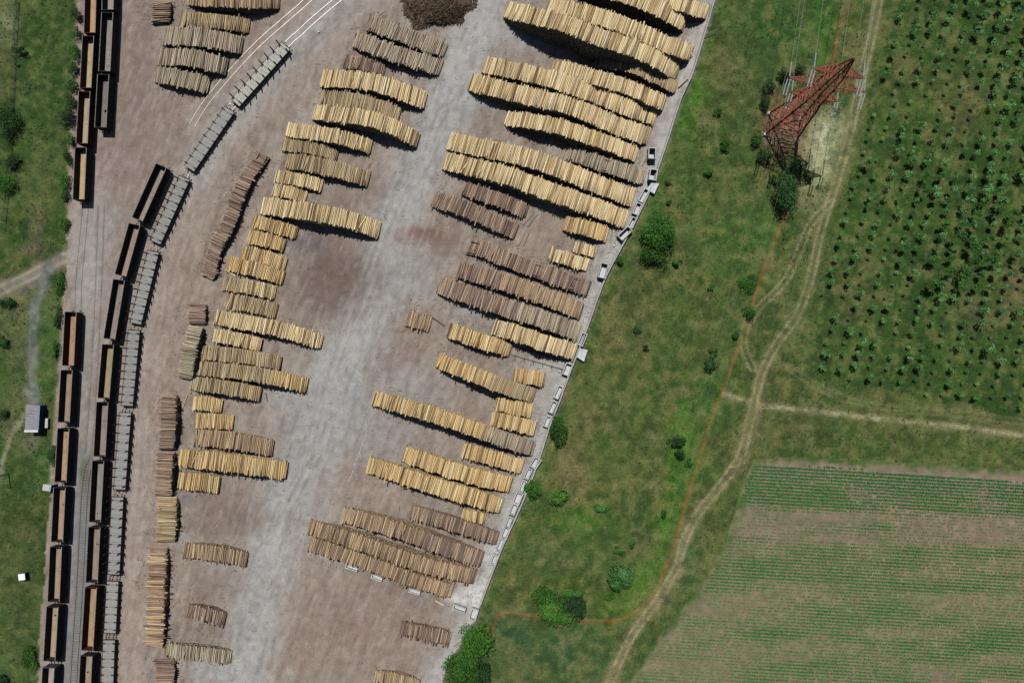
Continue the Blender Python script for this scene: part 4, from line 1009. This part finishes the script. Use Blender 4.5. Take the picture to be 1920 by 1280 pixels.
def tree(px, py, wpx, hpx, hgt, leaf, label, name='tree', cat='tree', dens=1.0, group=None, size=.42):
    """px,py = centre of the crown in the picture"""
    rx = wpx/7.68/2; ry = hpx/7.68/2; rz = hgt*.42; c = at(px, py, hgt*.62)
    root = empty(name, (c.x, c.y, 0)); tag(root, label, cat, group)
    n = int(min(11000, 80+dens*95*rx*ry*2.8)); seed = int(px*13+py)
    o = link('crown', crown_mesh('crown', n, (rx*1.28, ry*1.28, rz), seed, LEAF[leaf], lumps=max(7, int(5+rx*ry*1.3)), size=size), root, (0, 0, hgt*.62))
    b = MB(); r = random.Random(seed); b.tube((0, 0, -.1), (0, 0, hgt*.6), .05+.03*hgt, 8, .03+.012*hgt)
    for k in range(6):
        w = k*1.05+r.uniform(-.3, .3); z = hgt*r.uniform(.2, .5)
        b.tube((0, 0, z), (rx*.6*math.cos(w), ry*.6*math.sin(w), z+hgt*.25), .02+.012*hgt, 5, .02)
    b.build('trunk', BARK, root)
    return root
GB = 'shrubs scattered over the meadow'
tree(1240,434,66,70,6.5,'g','largest round tree of the meadow, dark green, upper part of a close pair')
tree(1224,478,46,46,4.0,'g','lower tree of the close pair in the meadow, in front of the largest crown')
tree(1166,1084,44,46,4.6,'w','blue-green feathery tree alone near the bend of the rust-coloured trail')
tree(1022,1116,46,36,4.0,'b','bright green crown at the left of the clump on the rust-coloured trail')
tree(1044,1148,72,42,5.0,'b','widest bright crown at the front of the clump on the rust-coloured trail')
tree(1078,1140,38,42,5.0,'d','dark green crown at the right of the clump on the rust-coloured trail')
tree(1078,1112,40,20,3.0,'g','small upper right crown of the clump on the rust-coloured trail')
tree(890,1206,58,62,6.5,'b','big bright bushy tree at the lower end of the yard wall')
tree(868,1256,70,64,6.0,'g','wide green tree under the bright bushy one, cut by the bottom edge')
tree(902,1262,34,40,4.0,'d','dark crown right of the wide green tree at the bottom edge')
tree(1046,808,30,60,3.2,'g','tall narrow shrub hugging the wall beside the narrow troughs','shrub','shrub')
tree(997,916,28,34,3.2,'g','round shrub touching the lower row of concrete troughs','shrub','shrub')
tree(1047,931,32,32,3.2,'b','round bright green shrub on dry brown grass','shrub','shrub')
tree(1476,362,46,62,7.0,'d','dense dark tree at the end of the pylon shadow')
tree(1492,315,30,40,4.5,'d','dark bushy tree in the shadow below the pylon feet')
for (x, y, w, h, z, lf, lab) in [
 (1271,490,20,22,2.2,'g','small shrub at the lower right of the close tree pair'),(1160,491,18,22,2.0,'g','small dark shrub leaning on the wall by the lone trough'),
 (1272,826,30,28,3.0,'d','dark shrub beside the bright green strip, upper of two'),(1274,854,20,22,2.4,'d','small dark shrub just below the upper one by the bright strip'),
 (1405,530,40,36,2.0,'g','wide low shrub on the trail south of the pylon'),(1405,585,26,34,3.0,'g','bushy shrub overhanging the trail where the ruts bend'),
 (1333,686,26,28,2.6,'d','dark shrub left of the trail, lower of a close pair'),(1337,661,16,18,1.8,'g','little shrub left of the trail, upper of a close pair'),
 (1379,630,16,18,1.8,'g','little shrub against the trail below the bend'),(1346,207,18,18,2.0,'g','round shrub left of the pylon on olive grass'),
 (1360,271,22,22,2.2,'g','round shrub left and below the pylon'),(1329,320,22,20,2.0,'g','low round shrub halfway between wall and pylon'),
 (1162,1030,22,18,1.8,'g','low shrub above the blue-green tree, left of two'),(1186,1020,13,14,1.4,'g','tiny shrub above the blue-green tree, right of two'),
 (1243,964,16,16,1.6,'g','small shrub on the bright strip beside the trail'),(1126,950,30,20,1.6,'w','greyish low shrub right of the round bright one'),
 (1146,1118,18,18,1.6,'g','little shrub at the lower left of the blue-green tree'),(1254,378,14,12,1.2,'g','tiny shrub right of the upper white slab'),
 (1196,617,16,18,1.4,'d','small dark shrub on dry grass level with the brown rows, upper'),(1211,652,14,12,1.2,'d','small dark shrub on dry grass level with the brown rows, lower'),
 (1252,342,12,12,1.0,'d','tiny dark shrub above the largest meadow tree'),(1336,536,16,14,1.2,'w','pale small shrub in the middle of the meadow'),
 (1440,165,26,32,3.0,'d','dark shrub left of the pylon arms, upper one'),(1436,195,20,30,2.8,'d','dark shrub left of the pylon legs'),
 (1474,140,24,26,3.0,'d','dark shrub under the tip of the left pylon arm'),(1500,128,20,20,2.6,'d','dark shrub between the pylon arms'),
 (1424,262,26,34,2.4,'g','green shrub at the left foot of the pylon'),(1433,290,26,26,2.6,'d','dark green shrub below the left foot of the pylon'),
 (1455,335,20,26,2.4,'g','green shrub between the pylon shadow and the dense dark tree'),(1515,330,18,24,2.0,'d','dark shrub at the edge of the straw-coloured patch'),
 (1292,866,14,22,1.6,'g','slim shrub touching the trail beside the bright strip'),(1104,422,1,1,1,'g','')]:
    if lab: tree(x, y, w, h, z, lf, lab, 'shrub', 'shrub', group=GB, size=.3)
GW = 'shrubs and trees on the west grass'
for (x, y, w, h, z, lf, lab) in [
 (143,28,20,24,2.6,'d','dark shrub beside the outer wagons, topmost'),(144,62,16,22,2.4,'d','dark shrub beside the outer wagons, level with the first wagon gap'),
 (141,98,16,30,2.2,'g','green shrub beside the second outer wagon'),(138,128,18,24,2.2,'d','dark shrub at the lower half of the second outer wagon'),
 (136,160,16,26,2.2,'d','dark shrub level with the gap below the second outer wagon'),(132,196,18,28,2.4,'d','dark shrub beside the upper half of the third outer wagon'),
 (126,222,26,32,3.0,'d','widest dark shrub beside the third outer wagon'),(130,262,16,24,2.2,'g','green shrub beside the third outer wagon, lower end'),
 (127,296,14,30,2.0,'d','thin dark shrub beside the grey and blue-green wagon'),(122,340,16,30,2.0,'g','green shrub beside the grey and blue-green wagon, lower half'),
 (122,368,14,20,1.8,'d','dark shrub at the lower end of the grey and blue-green wagon'),(120,420,18,30,1.6,'g','green shrub above the mouth of the dirt road'),
 (112,535,14,44,1.6,'g','green shrub strip just below the dirt road'),(107,600,12,40,1.8,'d','dark shrub beside the rusty-floored wagon'),
 (103,660,12,40,1.6,'g','green shrub above the hut beside the wagons'),(98,855,12,36,1.6,'d','dark shrub left of the warm brown floored wagon'),
 (35,96,18,16,2.6,'d','small dark tree on the west fence, near the top'),(8,222,40,60,5.0,'d','big dark tree at the left edge'),
 (18,300,26,26,3.0,'d','dark round tree below the big one at the left edge'),(12,345,26,30,3.0,'g','green tree at the left edge, above the dirt road'),
 (8,566,26,22,2.6,'d','dark shrub just below the dirt road at the left edge'),(30,120,8,8,1,'g','tiny shrub on the fence line near the top'),
 (52,1236,26,44,1.8,'g','spreading green shrub at the bottom of the west grass'),(3,640,16,30,2.0,'g','green shrub half out of the left edge below the dirt road'),
 (6,775,12,26,2.0,'d','dark shrub half out of the left edge level with the hut'),(2,1275,22,16,2.0,'d','black-green shrub in the bottom left corner'),
 (100,1150,10,26,1.0,'g','low green shrub beside the sandy-floored wagon')]:
    tree(x, y, w*1.25, h*1.15, z, lf, lab, 'shrub' if z < 2.6 else 'tree', 'shrub' if z < 2.6 else 'tree', group=GW, size=.3)

# saplings
def sap_variants(mat, cnt, R, n, size, hgt, seed0):
    out = []
    for k in range(cnt):
        V, Fq, q = leaves(n, (R, R, R*.62), seed0+k, size=size, lumps=6+k % 4, flat=1.2)
        V = V+np.array([0, 0, hgt-R*.45]); b = MB(); b.tube((0, 0, -.1), (0, 0, hgt-R*.3), .05, 5, .03)
        i = len(V); V = np.concatenate([V, np.array(b.v)]); q = np.concatenate([q, np.full(len(b.v), .5)])
        quads = np.concatenate([Fq, np.array([tuple(x+i for x in f) for f in b.f if len(f) == 4])]); pent = np.array([tuple(x+i for x in f) for f in b.f if len(f) == 5])
        mi = [0]*len(Fq)+[1]*(len(quads)-len(Fq)+len(pent))
        out.append(np_mesh('young_tree', V, [quads, pent], [mat, BARKG], mi, {'rnd': q}))
    return out
SAP = {'s': sap_variants(LEAF['s'], 6, .62, 56, .3, 1.4, 10), 'm': sap_variants(LEAF['w'], 7, 1.05, 120, .36, 2.5, 40), 'l': sap_variants(LEAF['w'], 6, 1.35, 190, .38, 3.5, 70), 'x': sap_variants(LEAF['g'], 6, 1.6, 260, .42, 4.4, 90)}
SL = {'s': ('knee-high seedling with a small tuft of leaves in the orchard rows', 'smallest orchard seedlings'),
      'm': ('young orchard tree with a compact leafy crown', 'medium orchard trees'),
      'l': ('tall young orchard tree with a wide crown and black shadow', 'tall orchard trees'),
      'x': ('largest kind of orchard tree, dark green with a broad ragged crown', 'largest orchard trees')}
def saplings():
    r = random.Random(4); cnt = 0; C_ = []
    for j in range(-1, 36):
        for i in range(0, 18):
            y = 16+22.3*j+r.gauss(0, 2.2)+1.2*i*.9; x = 1582+30*i-.27*(y-412)+r.gauss(0, 2.0)
            if x > 1935 or y < -8 or y > 560+.0*x and not in_poly(np.array([x]), np.array([y-4.]), ORCH)[0]: continue
            if not in_poly(np.array([x]), np.array([y]), [(1690,-60),(1662,60),(1634,180),(1610,270),(1580,380),(1550,500),(1515,630),(1520,690),(1600,712),(1750,745),(1960,778),(2060,-60)])[0]: continue
            big = math.exp(-(((x-1800)/110)**2+((y-470)/110)**2)**1.2)*.9+math.exp(-(((x-1730)/90)**2+((y-330)/60)**2))*.6+math.exp(-(((x-1900)/100)**2+((y-60)/130)**2))*.8+math.exp(-(((x-1900)/60)**2+((y-320)/90)**2))*.6
            small = math.exp(-(((x-1720)/80)**2+((y-190)/60)**2))
            v = big+r.gauss(0, .22)-.25*small
            if r.random() < .05+.12*small: continue
            k = 'x' if v > .8 else 'l' if v > .42 else 'm' if v > .02 else 's'
            C_.append((x, y, k))
    r.shuffle(C_); C_.sort(key=lambda q: 'xlms'.index(q[2]))
    for x, y, k in C_[:300]:
        p = at(x, y); o = bpy.data.objects.new('young_tree', r.choice(SAP[k])); COL.objects.link(o)
        s = r.uniform(.75, 1.25); o.location = p; o.rotation_euler = (0, 0, r.uniform(0, 6.28)); o.scale = (s, s, s*r.uniform(.85, 1.15))
        tag(o, SL[k][0], 'tree', SL[k][1])
    rest = C_[300:]
    print('saplings', len(C_))
    if rest:
        Vs = []; Qs = []; qs = []; off = 0
        for x, y, k in rest:
            me = SAP['s'][0]; n = len(me.vertices); co = np.zeros(n*3, np.float32); me.vertices.foreach_get('co', co); co = co.reshape(-1, 3).copy()
            nl = (n-10)//4; co = co[:nl*4]; p = at(x, y); Vs.append(co+np.array([p.x, p.y, 0])); Qs.append(np.arange(nl*4).reshape(-1, 4)+off); off += nl*4; qs.append(np.full(nl*4, r.random()))
        me = np_mesh('seedlings', np.concatenate(Vs), [np.concatenate(Qs)], LEAF['s'], attrs={'rnd': np.concatenate(qs)})
        tag(link('seedlings', me), 'remaining tiny orchard seedlings', 'seedlings', kind='stuff')
saplings()

# ------------------------------------------------------------------ crops
def crops():
    r = np.random.default_rng(8); X = []; K = []
    for row in range(-4, 100):
        y0 = 874+6.13*row
        x = np.arange(1140, 1990, 2.6)+r.uniform(-1, 1); y = y0+.061*(x-1430)+r.normal(0, .22, len(x)); x = x+r.normal(0, .6, len(x))
        ins = in_poly(x, y, [(1418,868),(1600,878),(1990,910),(1990,1330),(1150,1330),(1190,1278),(1245,1195),(1312,1118),(1352,1045),(1384,965),(1400,905)])
        d = np.full(len(x), .80)+.45*(fbm(x, y, 45, 501)-.5)+1.5*(fbm(x, y*5, 110, 511)-.5)
        band = (y < 945+.04*(x-1400)); d[band] += .42
        gap = (y > 955+.035*(x-1400)) & (y < 1005+.05*(x-1400)); d[gap] -= .28
        d[(y > 1110) & (y < 1150)] -= .12
        d -= .5*np.exp(-((x-1840)/26)**2-((y-925)/22)**2)+.4*np.exp(-((x-1600)/20)**2-((y-925)/16)**2)
        keep = ins & (r.random(len(x)) < d)
        for a, b_, dd in zip(x[keep], y[keep], d[keep]):
            X.append((a, b_)); K.append(dd+(.25 if b_ < 960 else 0))
    X = np.array(X); K = np.array(K)
    # px -> world (vectorised)
    D = np.stack([(X[:, 0]-960)/F, -(X[:, 1]-640)/F, -np.ones(len(X))], -1) @ RCn.T
    P = D*(-H/D[:, 2])[:, None]; P[:, 2] = 0
    n = len(P)*6; c = np.repeat(P, 6, 0); KK = np.repeat(K, 6); sc = .60+.38*np.clip((KK-.5)/.8, 0, 1)
    c = c+np.stack([r.normal(0, .13, n), r.normal(0, .07, n), r.uniform(.06, .32, n)*sc], -1)
    nr = np.stack([r.normal(0, .5, n), r.normal(0, .5, n), np.ones(n)], -1); nr /= np.linalg.norm(nr, axis=1)[:, None]
    t = np.cross(nr, r.normal(0, 1, (n, 3))); t /= np.linalg.norm(t, axis=1)[:, None]; u = np.cross(nr, t); s = (r.uniform(.16, .32, n)*sc)[:, None]
    V = np.stack([c+t*s, c+u*s*.6, c-t*s, c-u*s*.6], 1).reshape(-1, 3)
    me = np_mesh('crop_plants', V, [np.arange(4*n).reshape(-1, 4)], LEAF['c'], attrs={'rnd': np.repeat(np.clip(1.0-.72*KK+r.normal(0, .12, n), 0, 1), 4)})
    tag(link('crop_plants', me), 'rows of low green crop plants with bare brown soil between', 'crops', kind='stuff')
crops()
# ------------------------------------------------------------------ grass tufts
def tufts():
    r = np.random.default_rng(21); n0 = 60000
    x = r.uniform(-20, 1940, n0); y = r.uniform(-20, 1300, n0)
    yard = in_poly(x, y, [(a-6 if a < 400 else a+5, b_) for a, b_ in YARD]); field = in_poly(x, y, FIELD)
    dn = fbm(x, y, 40, 601); dt = np.minimum(sdist(x, y, TRACK), np.minimum(sdist(x, y, TRAIL2)*2, np.minimum(sdist(x, y, ROADW), sdist(x, y, PATHW)*1.3)))
    orch = in_poly(x, y, ORCH)
    keep = ~yard & ~field & (dt > 15) & (r.random(n0) < np.clip((dn-.3)*2, .1, 1)*np.where(orch, .45, 1))
    X = np.stack([x[keep], y[keep]], -1); D = np.stack([(X[:, 0]-960)/F, -(X[:, 1]-640)/F, -np.ones(len(X))], -1) @ RCn.T
    P = D*(-H/D[:, 2])[:, None]; P[:, 2] = 0
    m = 5; n = len(P)*m; c = np.repeat(P, m, 0); sc = np.repeat(r.uniform(.4, 1.2, len(P)), m)
    a = r.uniform(0, 6.28, n); ln = r.uniform(.12, .4, n)*sc; wd = .09*sc
    d = np.stack([np.cos(a), np.sin(a), np.zeros(n)], -1); s = np.stack([-np.sin(a), np.cos(a), np.zeros(n)], -1)
    c = c+d*(r.uniform(0, .2, n)*sc)[:, None]
    tip = c+d*ln[:, None]*.7+np.array([0, 0, 1])*(ln*.9)[:, None]; mid = c+d*ln[:, None]*.25+np.array([0, 0, 1])*(ln*.6)[:, None]
    V = np.stack([c, mid+s*wd[:, None], tip, mid-s*wd[:, None]], 1).reshape(-1, 3)
    me = np_mesh('grass', V, [np.arange(4*n).reshape(-1, 4)], leaf_mat('grass_blade', L(50,66,36), L(68,82,46), L(104,104,70)), attrs={'rnd': np.repeat(np.clip(np.repeat(fbm(X[:, 0], X[:, 1], 30, 611), m)+r.normal(0, .15, n), 0, 1), 4)})
    tag(link('grass', me), 'tufts of rough grass and weeds over meadow, verge and orchard', 'grass', kind='stuff')
tufts()

# ------------------------------------------------------------------ pylon
def pylon():
    base = at(1467, 239); rz = math.atan2(-.2, .975)
    root = empty('pylon', (base.x, base.y, 0), rz); tag(root, 'tall red steel lattice pylon with three pairs of arms on the meadow', 'pylon')
    lv = [(0, 3.9, 2.7), (6.5, 3.1, 2.25), (12.5, 2.4, 1.9), (16, 2.05, 1.75), (18.6, 1.65, 1.5), (21.5, 1.5, 1.4), (24.7, 1.4, 1.3), (27.5, 1.25, 1.15), (30.2, 1.1, 1.05), (33.5, .6, .6), (36.8, .12, .12)]
    cor = lambda i, s: Vector((s[0]*lv[i][1], s[1]*lv[i][2], lv[i][0]))
    S = [(-1, -1), (1, -1), (1, 1), (-1, 1)]
    for s in S:
        b = MB()
        for i in range(len(lv)-1): b.tube(cor(i, s), cor(i+1, s), .2 if i < 4 else .13, 5)
        b.build('leg', REDD, root)
        f = MB(); c = cor(0, s); f.box((c.x, c.y, .3), (.9, .9, .8), taper=.7); f.build('footing', CONCW, root)
    for q in range(4):
        b = MB(); s, t = S[q], S[(q+1) % 4]
        for i in range(len(lv)-1):
            r = .09 if i < 3 else .06
            b.tube(cor(i, s), cor(i+1, t), r, 4); b.tube(cor(i, t), cor(i+1, s), r, 4)
            if i: b.tube(cor(i, s), cor(i, t), r, 4)
            m1 = (cor(i, s)+cor(i+1, s))/2; m2 = (cor(i, t)+cor(i+1, t))/2; b.tube(m1, m2, r*.8, 4)
            if i == 0: b.tube((cor(i, s)+cor(i, t))/2, m1, r*.8, 4); b.tube((cor(i, s)+cor(i, t))/2, m2, r*.8, 4)
        b.build('bracing', REDM, root)
    tips = []
    for (i, z, hw) in ((4, 18.6, 5.0), (6, 24.7, 7.9), (8, 30.2, 5.0)):
        for sg in (-1, 1):
            b = MB(); x0 = sg*lv[i][1]; w = lv[i][2]; tip = Vector((sg*hw, 0, z)); n = 6
            for s in (-1, 1):
                lo = Vector((x0, s*w, z)); up = Vector((x0, s*w*.9, z+1.9)); b.tube(lo, tip, .1, 4); b.tube(up, tip+Vector((0, 0, .1)), .1, 4)
                for k in range(n):
                    b.tube(lo.lerp(tip, k/n), up.lerp(tip, (k+.6)/n), .055, 4); b.tube(up.lerp(tip, (k+.6)/n), lo.lerp(tip, (k+1)/n), .055, 4)
            for k in range(n):
                a = Vector((x0, w, z)).lerp(tip, k/n); c = Vector((x0, -w, z)).lerp(tip, (k+.5)/n); d = Vector((x0, w, z)).lerp(tip, (k+1)/n); b.tube(a, c, .055, 4); b.tube(c, d, .055, 4)
                a = Vector((x0, w*.9, z+1.9)).lerp(tip, k/n); c = Vector((x0, -w*.9, z+1.9)).lerp(tip, (k+.5)/n); b.tube(a, c, .055, 4)
            b.build('cross_arm', REDM, root); tips.append(tip)
    tips.append(Vector((.2, 0, 36.9)))
    # insulators + wires in world frame directions
    M = Matrix.Rotation(rz, 3, 'Z'); Mi = M.transposed()
    dn = Vector((.19, 1, 0)).normalized(); ds = Vector((-.27, -1, 0)).normalized()
    names = ['lowest arm left', 'lowest arm right', 'middle arm left', 'middle arm right', 'top arm left', 'top arm right', 'peak']
    for k, tp in enumerate(tips):
        for dr, nm, span in ((dn, 'northward', 150), (ds, 'southward', 190)):
            dl = Mi @ dr
            if k < 6:
                for s in ((-.3, .3) if nm == 'southward' else (0,)):
                    b = MB(); sd = Vector((-dl.y, dl.x, 0))*s; a = tp+sd+dl*.3; e = tp+sd+dl*3.6-Vector((0, 0, .5))
                    b.tube(a, e, .05, 6)
                    for j in range(14): q = a.lerp(e, (j+.5)/14); b.tube(q-(e-a).normalized()*.05, q+(e-a).normalized()*.05, .15, 8)
                    b.build('insulator_string', INSU, root)
                st = tp+dl*3.7-Vector((0, 0, .5))
            else: st = tp
            W0 = M @ st+Vector((base.x, base.y, 0)); b = MB(); pr = Vector((0, 0, 0)); n = 24
            for j in range(1, n+1):
                u = j/n; q = dr*span*u+Vector((0, 0, -34*u*(1-u)*(.5 if k < 6 else .35)))
                b.tube(pr, q, (.04 if k < 6 else .03) if nm == 'northward' else .014, 4); pr = q
            o = b.build('power_cable', WIRE, None, W0); tag(o, 'thin power cable running %s from the %s of the red pylon' % (nm, names[k] + (' tip' if k < 6 else '')), 'power cable', 'power cables of the pylon')
        if k < 6:   # jumper loop
            b = MB(); A = tp+(Mi@dn)*3.7-Vector((0, 0, .5)); B = tp+(Mi@ds)*3.7-Vector((0, 0, .5)); pr = A
            for j in range(1, 9):
                u = j/8; q = A.lerp(B, u)-Vector((0, 0, 2.4*4*u*(1-u))); b.tube(pr, q, .05, 4); pr = q
            b.build('jumper_cable', WIRE, root)
pylon()

# ------------------------------------------------------------------ light
d = Vector((.07, -.43, -1.0)).normalized()
sun = bpy.data.objects.new('sun', bpy.data.lights.new('sun', 'SUN')); sun.data.energy = 5.0; sun.data.angle = math.radians(.53); sun.data.color = (1, .975, .94)
sun.rotation_mode = 'QUATERNION'; sun.rotation_quaternion = d.to_track_quat('-Z', 'Y'); COL.objects.link(sun)
w = bpy.data.worlds.new('World'); scene.world = w; w.use_nodes = True; nt = w.node_tree
sky = nt.nodes.new('ShaderNodeTexSky'); sky.sky_type = 'NISHITA'; sky.sun_disc = False
sky.sun_elevation = math.asin(-d.z); sky.sun_rotation = math.atan2(-d.x, -d.y)
nt.links.new(sky.outputs[0], nt.nodes['Background'].inputs[0]); nt.nodes['Background'].inputs[1].default_value = .05
vs = scene.view_settings; vs.view_transform = 'Standard'; vs.look = 'None'; vs.exposure = -.28; vs.gamma = 1; vs.use_curve_mapping = False
scene.render.engine = 'CYCLES'; scene.cycles.max_bounces = 4; scene.cycles.diffuse_bounces = 0; scene.cycles.use_denoising = True
